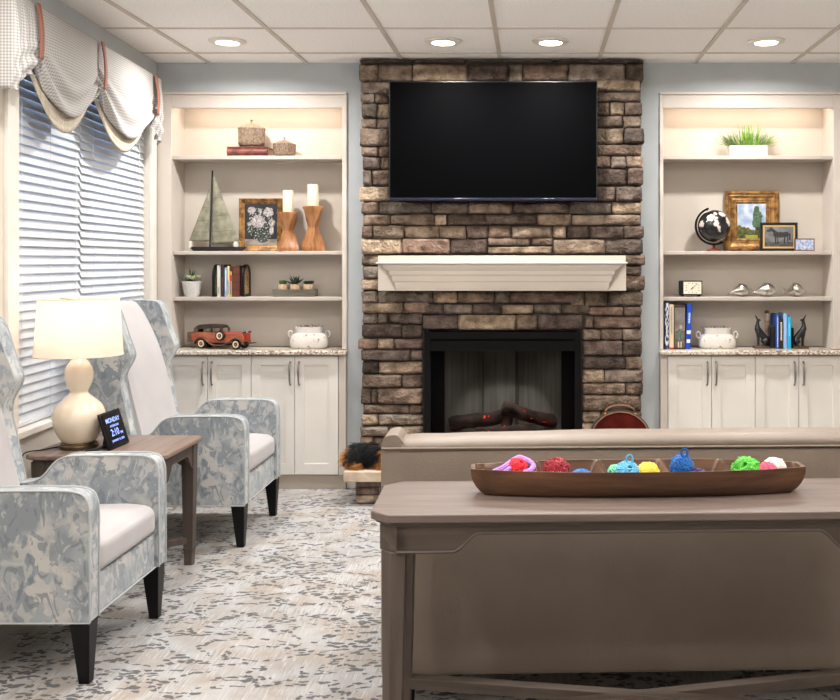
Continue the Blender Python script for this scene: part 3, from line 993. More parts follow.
SEATF = mat('pale_mauve_upholstery', (182, 177, 177), 0.6, col2=(175, 170, 170), nscale=5, bump=0.08, bscale=300, sheen=.2)
PIPE = mat('pale_piping', (178, 182, 184), 0.7)
LEGB = mat('black_wood_leg', (9, 8, 8), 0.4, spec=.25)

def smooth_pts(pts, it=2):
    for _ in range(it):
        q = [pts[0]]
        for a, b in zip(pts[:-1], pts[1:]):
            q += [(a[0] * .75 + b[0] * .25, a[1] * .75 + b[1] * .25), (a[0] * .25 + b[0] * .75, a[1] * .25 + b[1] * .75)]
        q.append(pts[-1]); pts = q
    return pts

def armchair(loc, label):
    t = thing('wingback_armchair', loc, label, 'armchair', 'patterned wingback armchairs by the window')
    S = 0.38
    OFF = Vector((S, 0, 0))
    fx = lambda p, q, y: (p + S, y, q)
    arm_top = smooth_pts([(-.66, .54), (-.56, .541), (-.50, .548), (-.455, .572), (-.425, .615), (-.385, .647), (-.32, .652), (-.20, .653), (-.12, .653)]) + smooth_pts([(-.12, .653), (-.06, .652), (-.018, .640), (-.002, .605), (0, .56), (0, .5)])[1:]
    arm = [(-.70, .21), (-.715, .30), (-.745, .52)] + arm_top + [(0, .21)]
    for s, nm in ((-1, 'near'), (1, 'far')):
        m = Mb().prism(arm, fx, s * .262, s * .335)
        m.build('arm', PATT, t, local=True, bevel=.009, seg=3)
        m = Mb()
        for y in (s * .264, s * .334):
            m.tube([(p + S + .0, y, q + .001) for p, q in arm_top + [(0.001, .35), (0.001, .212)]], .0036, 6)
        if True:
            m.tube([(S + .001, s * .334, .212), (-.70 + S, s * .336, .212)], .003, 6)
        m.build('arm_piping', PIPE, t, local=True)
    # base and front rail
    m = Mb().box(-.68 + S, -.014 + S, -.262, .262, .212, .345)
    m.build('seat_rail', PATT, t, local=True, bevel=.008)
    m = Mb().tube([(S - .012, -.26, .213), (S - .012, .26, .213)], .0035, 6)
    m.build('rail_piping', PIPE, t, local=True)
    # cushion
    m = rbox(Mb(), -.565 + S, -.004 + S, -.259, .259, .347, .466, .035, 14, (0.008, 0.0, .014), .003, 3)
    weld(m.build('seat_cushion', SEATF, t, local=True))
    # inner back
    front = smooth_pts([(-.505, .43), (-.533, .55), (-.572, .70), (-.607, .858), (-.657, 1.007), (-.712, 1.117), (-.750, 1.180), (-.775, 1.203), (-.80, 1.207)])
    rear = smooth_pts([(-.80, 1.207), (-.815, 1.20), (-.812, 1.17), (-.70, .80), (-.62, .43)])[1:]
    m = Mb()
    out = front + rear
    n = len(out)
    def bf(u, v):
        i = min(n - 1, int(round(v * (n - 1))))
        p, q = out[i]
        y = -.248 + .496 * u
        c = 0.010 * (1 - (2 * u - 1) ** 4) * (1 if i < len(front) else 0.2) * math.sin(PI * min(1, i / len(front)))
        e = 0.010 * max(0, abs(2 * u - 1) - .9) / .1
        return (p + S + c - e, y, q)
    m.grid(bf, 24, n - 1)
    for y, rev in ((-.248, 0), (.248, 1)):
        m.add([(p + S - (.01 if 1 else 0), y, q) for p, q in out], [tuple(range(n))])
    m.build('back_cushion', SEATF, t, local=True, angle=75)
    # outer shell
    sh = smooth_pts([(-.695, .21), (-.745, .52), (-.80, .85), (-.848, 1.10), (-.862, 1.17), (-.858, 1.198), (-.84, 1.206), (-.818, 1.204)]) + [(-.818, 1.17), (-.705, .80), (-.63, .43), (-.63, .21)]
    Mb().prism(sh, fx, -.249, .249).build('back_shell', PATT, t, local=True, bevel=.006)
    wf = smooth_pts([(-.76, 1.207), (-.70, 1.206), (-.655, 1.198), (-.630, 1.14), (-.607, 1.06), (-.578, .985), (-.568, .950), (-.588, .910), (-.615, .865), (-.618, .80), (-.604, .75), (-.592, .69), (-.578, .62), (-.566, .56), (-.562, .542)])
    wing = wf + [(-.70, .542), (-.747, .54)] + smooth_pts([(-.76, .60), (-.80, .85), (-.848, 1.10), (-.862, 1.17), (-.858, 1.198), (-.84, 1.207), (-.80, 1.207)])
    for s in (-1, 1):
        Mb().prism(wing, fx, s * .253, s * .335).build('wing', PATT, t, local=True, bevel=.014, seg=3)
        m = Mb()
        for y in (s * .256, s * .332): m.tube([(p + S + .001, y, q) for p, q in wf], .0034, 6)
        m.build('wing_piping', mat('grey_piping', (168, 172, 172), .7), t, local=True)
    for sx, sy in ((-.036, -1), (-.036, 1), (-.64, -1), (-.64, 1)):
        y = sy * .298
        x = sx + S
        dx = .008 if sx > -.3 else -.02
        a, b = .034, .018
        m = Mb().hexa([(x + dx - b, y - b, 0), (x + dx + b, y - b, 0), (x + dx + b, y + b, 0), (x + dx - b, y + b, 0)],
                      [(x - a, y - a, .211), (x + a, y - a, .211), (x + a, y + a, .211), (x - a, y + a, .211)])
        m.build('leg', LEGB, t, local=True, bevel=.003)
    return t
armchair((-1.862, 3.566, 0), 'patterned grey-blue wingback armchair with mauve seat, in the left foreground cut by the photo edge')
armchair((-1.808, 5.122, 0), 'patterned grey-blue wingback armchair behind the lamp table, in front of the cream cabinets')

TW = wood_mat('walnut_brown', (136, 116, 103), (108, 90, 79), .4, 1, coat=.15)
TWD = wood_mat('dark_walnut', (84, 72, 64), (60, 51, 46), .45, 2)
TWH = wood_mat('dark_walnut_rail', (84, 72, 64), (60, 51, 46), .45, 0)

def ogee(x0, x1, zlo, zhi, ztop, a, b):
    """apron outline: low blocks of width a at the ends, ogee of width b up to the high centre"""
    pts = [(x0, ztop), (x0, zlo)]
    L = []
    for i in range(13):
        u = i / 12
        L.append((x0 + a + b * u, zlo + (zhi - zlo) * (0.5 - 0.5 * math.cos(PI * u))))
    pts += L + [(x1 - (p[0] - x0), p[1]) for p in reversed(L)] + [(x1, zlo), (x1, ztop)]
    return pts

def side_table():
    x0, x1, y0, y1, H = -2.17, -1.560, 4.105, 4.60, 0.597
    t = thing('side_table', ((x0 + x1) / 2, (y0 + y1) / 2, 0), 'walnut-brown side table holding the lamp between the two armchairs', 'side table')
    c = .03
    out = [(x0 + c, y0), (x1 - c, y0), (x1, y0 + c), (x1, y1 - c), (x1 - c, y1), (x0 + c, y1), (x0, y1 - c), (x0, y0 + c)]
    Mb().prism(out, lambda p, q, s: (p, q, s), H - .020, H).build('tabletop', TW, t, bevel=.006, seg=3)
    i = .018
    out2 = [(p + (i if p < -1.9 else -i), q + (i if q < 4.35 else -i)) for p, q in out]
    Mb().prism(out2, lambda p, q, s: (p, q, s), H - .030, H - .0205).build('top_moulding', TWD, t, bevel=.003)
    a = .03
    for yy in (y0 + a, y1 - a - .018):
        Mb().prism(ogee(x0 + a + .05, x1 - a - .05, H - .135, H - .075, H - .031, .01, .09), lambda p, q, s: (p, s, q), yy, yy + .018).build('apron', TWH, t)
    for xx in (x0 + a, x1 - a - .018):
        m = Mb().prism(ogee(y0 + a + .05, y1 - a - .05, H - .135, H - .070, H - .031, .01, .07), lambda p, q, s: (s, p, q), xx, xx + .018)
        m.build('apron', TWD, t)
        e = ogee(y0 + a + .05, y1 - a - .05, H - .135, H - .070, H - .031, .01, .07)[1:-1]
        xo = xx if xx < -1.9 else xx + .018
        Mb().tube([(xo, p, q) for p, q in e], .003, 6).build('apron_bead', TWD, t)
    for lx in (x0 + a + .025, x1 - a - .025):
        for ly in (y0 + a + .025, y1 - a - .025):
            m = Mb()
            for z0, z1, r0, r1 in ((0, .07, .019, .021), (.076, H - .031, .022, .030)):
                m.hexa([(lx - r0, ly - r0, z0), (lx + r0, ly - r0, z0), (lx + r0, ly + r0, z0), (lx - r0, ly + r0, z0)],
                       [(lx - r1, ly - r1, z1), (lx + r1, ly - r1, z1), (lx + r1, ly + r1, z1), (lx - r1, ly + r1, z1)])
            r1 = .025; m.box(lx - r1, lx + r1, ly - r1, ly + r1, .069, .077)
            m.build('leg', TWD, t, bevel=.002)
    cx, cy = (x0 + x1) / 2, (y0 + y1) / 2
    m = Mb()
    for sx, sy in ((1, 1), (1, -1)):
        p = Vector((cx - sx * (x1 - x0 - 2 * a - .06) / 2, cy - sy * (y1 - y0 - 2 * a - .06) / 2, .10)); q = Vector((2 * cx - p.x, 2 * cy - p.y, .10))
        d = (q - p).normalized(); nn = Vector((-d.y, d.x, 0)) * .014; h = Vector((0, 0, .03))
        m.hexa([p - nn, q - nn, q + nn, p + nn], [p - nn + h, q - nn + h, q + nn + h, p + nn + h])
    m.build('cross_stretcher', TWD, t, bevel=.002)
side_table()

def table_lamp():
    X, Y, H = -2.014, 4.29, 0.597
    t = thing('table_lamp', (X, Y, H), 'lit cream double-gourd table lamp with white drum shade', 'lamp')
    brass = mat('antique_brass', (112, 96, 74), .35, .9)
    cer = mat('cream_glazed_ceramic', (236, 220, 198), .12, coat=.6, nscale=2)
    m = Mb().lathe([(.078, 0), (.080, .003), (.080, .014), (.076, .018), (.076, .024), (.072, .028)], 48, (X, Y, H + .0005)); m.build('brass_foot', brass, t)
    prof = [(.070, .026), (.084, .040), (.105, .075), (.117, .11), (.1205, .14), (.116, .165), (.103, .190), (.083, .210), (.062, .226), (.047, .236), (.040, .245), (.042, .255), (.054, .275), (.063, .298), (.066, .320), (.064, .342), (.056, .364), (.043, .383), (.028, .396), (.018, .401)]
    Mb().lathe([(r * .92, z) for r, z in smooth_pts(prof, 2)], 48, (X, Y, H)).build('gourd_base', cer, t)
    Mb().lathe([(.016, .400), (.016, .416), (.008, .420), (.008, .60), (.004, .61), (.004, .655), (.002, .66)], 24, (X, Y, H)).build('stem', brass, t)
    z0, z1 = PZ(357.5, Y) - H + .012, PZ(298.5, Y) - H
    r0, r1 = .183, .166
    sm = bpy.data.materials.new('linen_lampshade'); sm.use_nodes = True; nt = sm.node_tree
    for nd in list(nt.nodes):
        if nd.type == 'BSDF_PRINCIPLED': nt.nodes.remove(nd)
    df = nt.nodes.new('ShaderNodeBsdfDiffuse'); df.inputs[0].default_value = srgb((228, 217, 204))
    tr = nt.nodes.new('ShaderNodeBsdfTranslucent'); tr.inputs[0].default_value = srgb((232, 220, 205))
    ms = nt.nodes.new('ShaderNodeMixShader'); ms.inputs[0].default_value = .5
    nt.links.new(df.outputs[0], ms.inputs[1]); nt.links.new(tr.outputs[0], ms.inputs[2])
    nt.links.new(ms.outputs[0], nt.nodes['Material Output'].inputs[0])
    def sf(u, v):
        a = 2 * PI * u; r = r0 + (r1 - r0) * v
        return (X + r * math.cos(a), Y + r * math.sin(a), H + z0 + (z1 - z0) * v)
    so = Mb().grid(sf, 64, 8, closed_u=True).build('lamp_shade', sm, t)
    for r, z in ((r0, z0), (r1, z1)):
        m = Mb().tube([(X + r * math.cos(2 * PI * k / 64), Y + r * math.sin(2 * PI * k / 64), H + z) for k in range(64)], .0025, 6, closed=True)
        m.build('shade_trim', mat('shade_trim_tape', (232, 214, 194), .7), so)
    m = Mb()
    for k in range(3):
        a = 2 * PI * k / 3 + .4
        m.tube([(X, Y, H + .655), (X + r1 * math.cos(a), Y + r1 * math.sin(a), H + z1 - .004)], .0018, 5)
    m.build('shade_spider', brass, t)
    Mb().ball((X, Y, H + .53), .03, .03, .045, 12).build('bulb', mat('lit_bulb', (255, 240, 220), .4, emit=(255, 220, 180), estr=3), t)
    lamp('lamp_bulb_light', 'POINT', (X, Y, H + .575), 2.3, (1.0, .90, .80), .04)
    # cord over the back of the table
    m = Mb().tube(smooth_pts_3([(X - .05, Y + .05, H + .004), (X - .10, Y - .02, H + .004), (X - .13, Y - .08, H + .004), (X - .165, Y - .12, H + .006), (X - .19, Y - .13, H - .01), (X - .195, Y - .12, H - .2), (X - .2, Y - .10, .02)]), .0028, 6)
    m.build('power_cord', BLACK, t)
def smooth_pts_3(pts, it=2):
    pts = [Vector(p) for p in pts]
    for _ in range(it):
        q = [pts[0]]
        for a, b in zip(pts[:-1], pts[1:]): q += [a.lerp(b, .25), a.lerp(b, .75)]
        q.append(pts[-1]); pts = q
    return pts
table_lamp()

def text_obj(name, s, size, mt, parent, M, bold=0):
    """lettering as a mesh; M places the text plane in the world"""
    cu = bpy.data.curves.new(name, 'FONT'); cu.body = s; cu.size = size; cu.align_x = 'CENTER'; cu.align_y = 'CENTER'
    cu.extrude = .0004; cu.offset = bold
    tmp = bpy.data.objects.new('tmp', cu); sc.collection.objects.link(tmp)
    dg = bpy.context.evaluated_depsgraph_get(); dg.update()
    me = bpy.data.meshes.new_from_object(tmp.evaluated_get(dg))
    bpy.data.objects.remove(tmp)
    me.name = name
    me.transform(ROOTM[parent.name].inverted() @ M)
    me.materials.clear(); me.materials.append(mt)
    o = bpy.data.objects.new(name, me); sc.collection.objects.link(o); o.parent = parent
    ROOTM[o.name] = ROOTM[parent.name]
    return o

def day_clock():
    H = .597
    b0, b1 = Vector((-1.838, 4.205, H + .002)), Vector((-1.835, 4.405, H + .002))
    up = Vector((-.049, 0, .158)); 
    t = thing('digital_day_clock', (-1.86, 4.305, H), 'small black digital day clock with blue-white text leaning beside the lamp', 'clock')
    ax = (b1 - b0).normalized(); un = up.normalized(); nrm = ax.cross(un).normalized()
    M = Matrix.Translation(b0) @ Matrix((ax, un, nrm)).transposed().to_4x4()
    m = rbox(Mb(), 0, .2, 0, up.length, -.013, 0, .004, 6); m.move(M); weld(m.build('case', BLACK, t))
    m = Mb().box(.010, .19, .010, up.length - .010, .0002, .001); m.move(M); m.build('display', mat('display_glass', (10, 10, 14), .2), t)
    tx = mat('blue_display_text', (150, 175, 255), .5, emit=(150, 175, 255), estr=.6)
    for s, sz, y, x, bo in (('MONDAY', .030, .124, .10, .0002), ('AFTERNOON', .014, .098, .10, 0), ('2:10', .044, .068, .09, .0003), ('PM', .018, .058, .150, 0), ('JANUARY 15, 2018', .0145, .033, .10, 0)):
        text_obj('display_text', s, sz, tx, t, M @ Matrix.Translation((x, y, .0015)), bo)
    m = Mb().hexa([(-1.90, 4.26, H + .0005), (-1.865, 4.26, H + .0005), (-1.865, 4.275, H + .0005), (-1.90, 4.275, H + .0005)],
                  [(-1.885, 4.26, H + .08), (-1.878, 4.26, H + .08), (-1.878, 4.275, H + .08), (-1.885, 4.275, H + .08)])
    m.tube([(-1.872, 4.25, H + .02), (-1.90, 4.22, H + .006), (-1.945, 4.20, H + .004)], .006, 6)
    m.build('stand', BLACK, t)
day_clock()

# ---------------------------------------------------------------- console table
RZ = R(1.9)
CW = wood_mat('grey_brown_oak_top', (116, 101, 93), (96, 82, 75), .42, 0, coat=.1)
CWD = wood_mat('grey_brown_oak', (92, 80, 71), (74, 63, 56), .5, 0)
CWL = wood_mat('grey_brown_oak_leg', (92, 80, 71), (74, 63, 56), .5, 2)
def console():
    t = thing('console_table', (.305, 2.742, 0), 'long grey-brown wooden console table standing against the back of the sofa', 'console table', rz=RZ)
    H = .76; a, b = .742, .197; c = .05
    def oct_(a, b, c): return [(-a + c, -b), (a - c, -b), (a, -b + c), (a, b - c), (a - c, b), (-a + c, b), (-a, b - c), (-a, -b + c)]
    Mb().prism(oct_(a, b, c), lambda p, q, s: (p, q, s), H - .024, H).build('tabletop', CW, t, local=True, bevel=.005, seg=3)
    Mb().prism(oct_(a - .012, b - .012, c), lambda p, q, s: (p, q, s), H - .034, H - .0245).build('top_moulding', CWD, t, local=True, bevel=.002)
    ia, ib = a - .022, b - .022
    zlo, zhi, zt = H - .104, H - .055, H - .0345
    for s in (-1, 1):
        y0 = s * ib; y1 = s * (ib - .02)
        Mb().prism(ogee(-ia + c, ia - c, zlo, zhi, zt, .145, .075), lambda p, q, w_: (p, w_, q), y0, y1).build('apron', CWD, t, local=True)
        e = ogee(-ia + c, ia - c, zlo, zhi, zt, .145, .075)[1:-1]
        Mb().tube([(p, y0 + s * .001, q) for p, q in e], .0045, 6).build('apron_bead', CWD, t, local=True)
        x0 = s * ia; x1 = s * (ia - .02)
        Mb().prism(ogee(-ib + c, ib - c, zlo, zhi, zt, .05, .05), lambda p, q, w_: (w_, p, q), x0, x1).build('apron', CWD, t, local=True)
    for sx in (-1, 1):
        for sy in (-1, 1):
            # corner block with a chamfered outer corner, then the leg
            def pent(k, w_, cc, z):
                X, Y_ = sx * k[0], sy * k[1]
                return [(X, sy * (k[1] - w_), z), (X, sy * (k[1] - cc), z), (sx * (k[0] - cc), Y_, z), (sx * (k[0] - w_), Y_, z), (sx * (k[0] - w_), sy * (k[1] - w_), z)]
            m = Mb()
            lo = pent((ia, ib), .075, c, zlo - .004); hi = pent((ia, ib), .075, c, zt)
            m.add(lo + hi, [(0, 1, 2, 3, 4), (9, 8, 7, 6, 5)] + [(i, (i + 1) % 5, (i + 1) % 5 + 5, i + 5) for i in range(5)])
            m.build('corner_block', CWD, t, local=True)
            m = Mb()
            lo = pent((ia - .010, ib - .014), .046, .014, .0); hi = pent((ia - .006, ib - .006), .066, .030, zlo - .004)
            m.add(lo + hi, [(0, 1, 2, 3, 4), (9, 8, 7, 6, 5)] + [(i, (i + 1) % 5, (i + 1) % 5 + 5, i + 5) for i in range(5)])
            m.build('leg', CWL, t, local=True, bevel=.002)
    for i_, s in enumerate((-1, 1)):
        m = Mb()
        z0, z1 = (.168, .200) if i_ == 0 else (.1675, .1995)
        p = Vector((-(ia - .04), -s * (ib - .04), z0)); q = Vector((ia - .04, s * (ib - .04), z0))
        d = (q - p).normalized(); nn = Vector((-d.y, d.x, 0)) * .019; h = Vector((0, 0, z1 - z0))
        m.hexa([p - nn, q - nn, q + nn, p + nn], [p - nn + h, q - nn + h, q + nn + h, p + nn + h])
        m.build('cross_stretcher', CWD, t, local=True, bevel=.002)
console()

# ---------------------------------------------------------------- sofa
def sofa():
    LE = mat('taupe_leather', (134, 121, 109), .45, col2=(126, 112, 100), nscale=4, bump=.12, bscale=160)
    # origin: left rear corner at floor level
    t = thing('sofa', (-.476, 3.02, 0), 'taupe leather sofa seen from behind, facing the fireplace', 'sofa', rz=RZ)
    L = 2.15
    weld(rbox(Mb(), 0.0, L, 0, .13, .124, .838, .012, 12, (0, .006, 0)).build('back_panel', LE, t, local=True))
    # padded top roll
    m = Mb(); sec = 20
    def roll(u, v):
        a = 2 * PI * v; x = .062 + (L - .124) * u
        e = min(1, min(u, 1 - u) / .02)
        sag = .0055 * math.sin(PI * u) + .012 * min(1, u * 3.0) * (1 if u < .5 else 1) 
        ry, rz_ = .082, .028
        cy, cz = .078, .836 + sag * .7
        return (x, cy + ry * math.copysign(abs(math.cos(a)) ** .7, math.cos(a)), cz + rz_ * math.copysign(abs(math.sin(a)) ** .8, math.sin(a)) * (.9 + .1 * e) + .0015 * noise.noise(Vector((u * 20, v * 4, 0))))
    m.grid(lambda u, v: roll(u, v), 80, sec)
    for u in (0, 1): m.add([roll(u, k / sec) for k in range(sec)], [tuple(range(sec))])
    weld(m.build('top_roll', LE, t, local=True))
    Mb().tube([(.004 + (L - .008) * i / 30, -.004, .838) for i in range(31)], .004, 6).build('seam_piping', mat('sofa_piping', (136, 122, 106), .5), t, local=True)
    # arms rise to small ears at the back corners
    for s, x0 in ((0, 0.0), (1, L - .13)):
        m = Mb()
        prof = smooth_pts([(0.0, .82), (.003, .856), (.014, .876), (.045, .880), (.056, .874), (.070, .856), (.085, .842), (.10, .82)], 2)
        fxp = (lambda p, q, y: (p, y, q)) if s == 0 else (lambda p, q, y: (L - p, y, q))
        m.prism(prof, fxp, .002, .15)
        m.build('corner_ear', LE, t, local=True, bevel=.012, seg=3)
        weld(rbox(Mb(), x0, x0 + .13, .132, .93, .124, .64, .04, 10, (0, 0, .01)).build('arm', LE, t, local=True))
    weld(rbox(Mb(), .132, L - .132, .135, .90, .124, .30, .02, 8).build('seat_base', LE, t, local=True))
    for k in range(3):
        w_ = (L - .268) / 3; x = .134 + w_ * k
        weld(rbox(Mb(), x + .002, x + w_ - .002, .30, .91, .302, .45, .045, 10, (0, .01, .012)).build('seat_cushion', LE, t, local=True))
        weld(rbox(Mb(), x + .002, x + w_ - .002, .135, .30, .302, .80, .05, 10, (0, .012, .005)).build('back_cushion', LE, t, local=True))
    for x in (.08, L - .08):
        for y in (.07, .86):
            Mb().lathe([(.018, 0), (.026, .125)], 16, (x, y, 0)).build('leg', LEGB, t, local=True)
sofa()

# ---------------------------------------------------------------- dough bowl with yarn
BX0, BX1 = PX(470.5, 2.74), PX(801.5, 2.80)
BC = Vector(((BX0 + BX1) / 2, 2.775, .7605)); BLh = (BX1 - BX0) / 2
CELLS = [PX(p, 2.78) - BC.x for p in (536, 600, 664, 725)]
def bowl():
    dk = wood_mat('dark_oiled_wood', (106, 72, 46), (66, 42, 28), .35, 0, coat=.2)
    t = thing('dough_bowl', BC, 'long narrow brown wooden dough bowl with five compartments on the console table', 'wooden tray', rz=RZ)
    Hh = .076
    def half(u):       # half width at rim, u in -1..1
        return .034 + .060 * max(0, 1 - abs(u) ** 2.6)
    def hb(u):
        return half(u)
    m = Mb()
    N = 96
    def outer(u, v):
        # v 0..1 around the section from the front rim below to the rear rim
        s = 2 * u - 1
        a = PI * v
        ybt = .55
        y = -math.cos(a); d = math.sin(a)
        dd = min(1, d * 1.25) ** .8
        xs = s * BLh * (1 - .085 * dd ** 2.4)
        yy = half(s) * (abs(y) ** .75) * (1 if y > 0 else -1)
        zz = Hh * (1 - dd)
        if abs(s) > .86: zz = max(zz, 0) 
        return (xs, yy, zz)
    m.grid(outer, N, 20)
    for s in (0, 1):
        m.add([outer(s, k / 20) for k in range(21)], [tuple(range(21))])
    def inner(u, v):
        s = 2 * u - 1; x = s * BLh; q = 2 * v - 1
        hw = half(s)
        wall = .010
        # compartment profile along x
        edges = [-BLh] + CELLS + [BLh]
        k = 0
        while k < 4 and x > edges[k + 1]: k += 1
        a0, a1 = edges[k], edges[k + 1]
        t0 = .012 if k == 0 else .003; t1 = .012 if k == 4 else .003
        d = max(0, min(x - a0 - t0, a1 - t1 - x))
        fx_ = min(1, d / .026)
        dy = max(0, (1 - abs(q)) * hw - wall * .7)
        fy = min(1, dy / .022)
        dep = .058 * min(fx_, fy) ** .85
        return (x, q * hw, Hh - dep)
    m.grid(inner, 160, 26)
    m.build('hull', dk, t, local=True, angle=50)
bowl()

def bowlpt(dx, dy, z): return ROOTM['dough_bowl'] @ Vector((dx, dy, z))
def yarn(name, px, top, rpx, col, label, dy=0.0, loops=34, loop_up=False, sq=.85, seed=1, th=.0034, lump=0.8, ywide=None):
    Y = 2.775
    X = PX(px, Y); r = rpx * Y / F
    ry = min(r * 1.0, .05)
    ztop = PZ(top, Y + dy)
    zc = ztop - r * sq
    zc = max(zc, .7625 + .020 + r * sq * .95)
    rz_ = max(.010, ztop - zc)
    if ztop < .83: zc = ztop - r * .6; rz_ = r * .6
    m = Mb(); rnd = random.Random(seed)
    c = Vector((X, Y + dy + (X - BC.x) * math.sin(RZ), zc))
    m.ball(c, r * .74, ry * .74, rz_ * .74, 12)
    for k in range(loops):
        n_ = Vector((rnd.gauss(0, 1), rnd.gauss(0, 1), rnd.gauss(0, 1))).normalized()
        a = n_.orthogonal().normalized(); b = n_.cross(a); o_ = rnd.uniform(-.5, .5) * lump
        pts = []
        for i in range(26):
            an = 2 * PI * i / 26
            d = (a * math.cos(an) + b * math.sin(an)) * math.sqrt(1 - o_ * o_) + n_ * o_
            q = 1 + .10 * noise.noise(Vector((i * .5, k, seed))) * 2 * lump
            pts.append(c + Vector((d.x * r * .93 * q, d.y * ry * .93 * q, d.z * rz_ * .95 * q)))
        m.tube(pts, th, 5, closed=True)
    if loop_up:
        pts = [c + Vector((.006 + .009 * math.sin(a), -.01, rz_ * .9 + .012 - .012 * math.cos(a))) for a in [2 * PI * i / 16 for i in range(16)]]
        m.tube(pts, th, 5, closed=True)
    mt = mat('yarn_' + name, col, .9, sheen=.3, nscale=60)
    return tag(m.build('yarn_ball', mt), label, 'yarn', 'bundles of yarn in the dough bowl')
yarn('red', 517, 457.5, 10.5, (214, 20, 42), 'bright red yarn wrapped by lilac knitting in the leftmost compartment', seed=2)
yarn('crimson', 556, 458, 14, (150, 18, 38), 'dark crimson yarn ball in the second compartment of the bowl', seed=3, loops=44, lump=1.2)
yarn('azure', 581.5, 469.5, 10, (30, 110, 190), 'low mid-blue yarn bundle beside the dark crimson ball', dy=-.005, seed=4, sq=.6)
yarn('skyblue', 627, 461.5, 12.5, (96, 178, 218), 'light blue yarn ball with a loop sticking up, mid bowl', seed=5, loop_up=True)
yarn('mint', 616, 465, 7.5, (120, 205, 170), 'small mint green yarn peeking out left of the light blue ball', seed=12, dy=.012, loops=16)
yarn('yellow', 648, 463, 11.5, (238, 208, 74), 'yellow yarn ball right of the light blue one', seed=6, loop_up=False, sq=.8)
yarn('cobalt', 682, 455.5, 11.5, (0, 92, 168), 'strong blue yarn ball with a loop on top, in the fourth compartment', seed=7, loop_up=True, sq=1.0, loops=44, lump=1.2)
yarn('violet', 697.5, 469.5, 9, (58, 22, 92), 'low dark purple yarn bundle beside the strong blue ball', dy=-.008, seed=8, sq=.6)
yarn('green', 747, 458.5, 14, (92, 196, 62), 'bright green loose yarn bundle in the rightmost compartment', seed=9, loops=44, lump=1.5)
yarn('pink', 767.5, 463.5, 10, (230, 92, 124), 'pink yarn ball in front of the white one', seed=10, dy=-.010)
yarn('white', 777, 459, 11.5, (226, 220, 212), 'white yarn ball behind the pink one at the right end of the bowl', seed=11, dy=.016)
# lilac knitting draped around the red yarn
def knitting():
    lil = mat('lilac_knit', (190, 136, 214), .9, sheen=.3, nscale=90, bump=.5, bscale=200)
    t = thing('lilac_knitting', (PX(515, 2.775), 2.775, .8), 'lilac knitted piece folded round the bright red yarn with a dark knitting needle', 'knitting')
    m = Mb()
    Y = 2.775
    def pt(px, py, dy=0): return Vector((PX(px, Y), Y + dy, PZ(py, Y)))
    path = smooth_pts_3([pt(494, 470, -.03), pt(503, 466, -.03), pt(509, 462.5, -.02), pt(516, 459, 0), pt(520, 457.2, 0), pt(526, 460, -.005), pt(534, 464, -.01), pt(532, 468, -.03), pt(524, 470, -.04)])
    m.tube(path, .0085, 8)
    path = smooth_pts_3([pt(496, 471, -.038), pt(505, 469.5, -.042), pt(510, 466, -.035), pt(514, 463, -.028)])
    m.tube(path, .007, 8)
    path = smooth_pts_3([pt(500, 468, -.01), pt(508, 465, .0), pt(513, 461.5, .02), pt(522, 459.5, .025), pt(530, 463, .02)])
    m.tube(path, .008, 8)
    m.build('knit_fabric', lil, t)
    Mb().tube([pt(491, 470, -.02), pt(507, 462, -.005)], .0028, 6).ball(pt(491, 470, -.02), .007, n=6).build('needle', BLACK, t)
knitting()

# ================================================================ THINGS ON THE SHELVES
S1, S2, S3, CT = 2.0895, 1.4895, 1.1995, 0.8705
YI = 6.19
def sx(px, Y=YI): return PX(px, Y)
K = YI / F                                # metres per photo pixel on the shelves

# ---- top left: boxes on a leather-look book box
AG = mat('aged_silver_leaf', (160, 138, 118), .5, .35, col2=(124, 104, 88), nscale=90, lo=.4, hi=.6)
def lidded_box(px0, px1, zb, h, hl, label, rz):
    w_ = (px1 - px0) * K
    t = thing('lidded_box', (sx((px0 + px1) / 2), YI, zb), label, 'box', 'hammered lidded boxes on the top shelf', rz=rz)
    a = w_ * .455
    m = Mb()
    c = a * .28
    o = [(-a + c, -a), (a - c, -a), (a, -a + c), (a, a - c), (a - c, a), (-a + c, a), (-a, a - c), (-a, -a + c)]
    n = 8
    for z, k in ((0, .70), (.009, .72), (.011, .88), (.024, .99), (h - .006, 1.0), (h, 1.03), (h + .004, 1.03)):
        m.v += [(p * k, q * k, z) for p, q in o]
    for i in range(6):
        for k in range(8): m.f.append((i * 8 + k, i * 8 + (k + 1) % 8, (i + 1) * 8 + (k + 1) % 8, (i + 1) * 8 + k))
    m.f.append(tuple(range(8))[::-1]); m.f.append(tuple(range(48, 56)))
    m.build('box_body', AG, t, local=True, bevel=.002)
    m = Mb()
    for z, k in ((h + .0052, 1.0), (h + hl * .35, .62), (h + hl * .62, .15), (h + hl * .66, .08)):
        m.v += [(p * k, q * k, z) for p, q in o]
    for i in range(3):
        for k in range(8): m.f.append((i * 8 + k, i * 8 + (k + 1) % 8, (i + 1) * 8 + (k + 1) % 8, (i + 1) * 8 + k))
    m.f.append(tuple(range(8))[::-1]); m.f.append(tuple(range(24, 32)))
    lo = m.build('lid', AG, t, local=True, bevel=.001)
    Mb().lathe([(.004, h + hl * .6), (.003, h + hl * .78), (.009, h + hl * .86), (.009, h + hl * .96), (.003, h + hl)], 12).build('knob', AG, lo, local=True)
bz = .060
lidded_box(237.5, 266, S1 + bz + .0005, .116, .066, 'larger hammered silver-brown lidded box, standing on the red-brown book', R(16))
lidded_box(274.5, 294.5, S1 + .0005, .080, .050, 'smaller hammered silver-brown lidded box, standing on the shelf itself', R(-22))
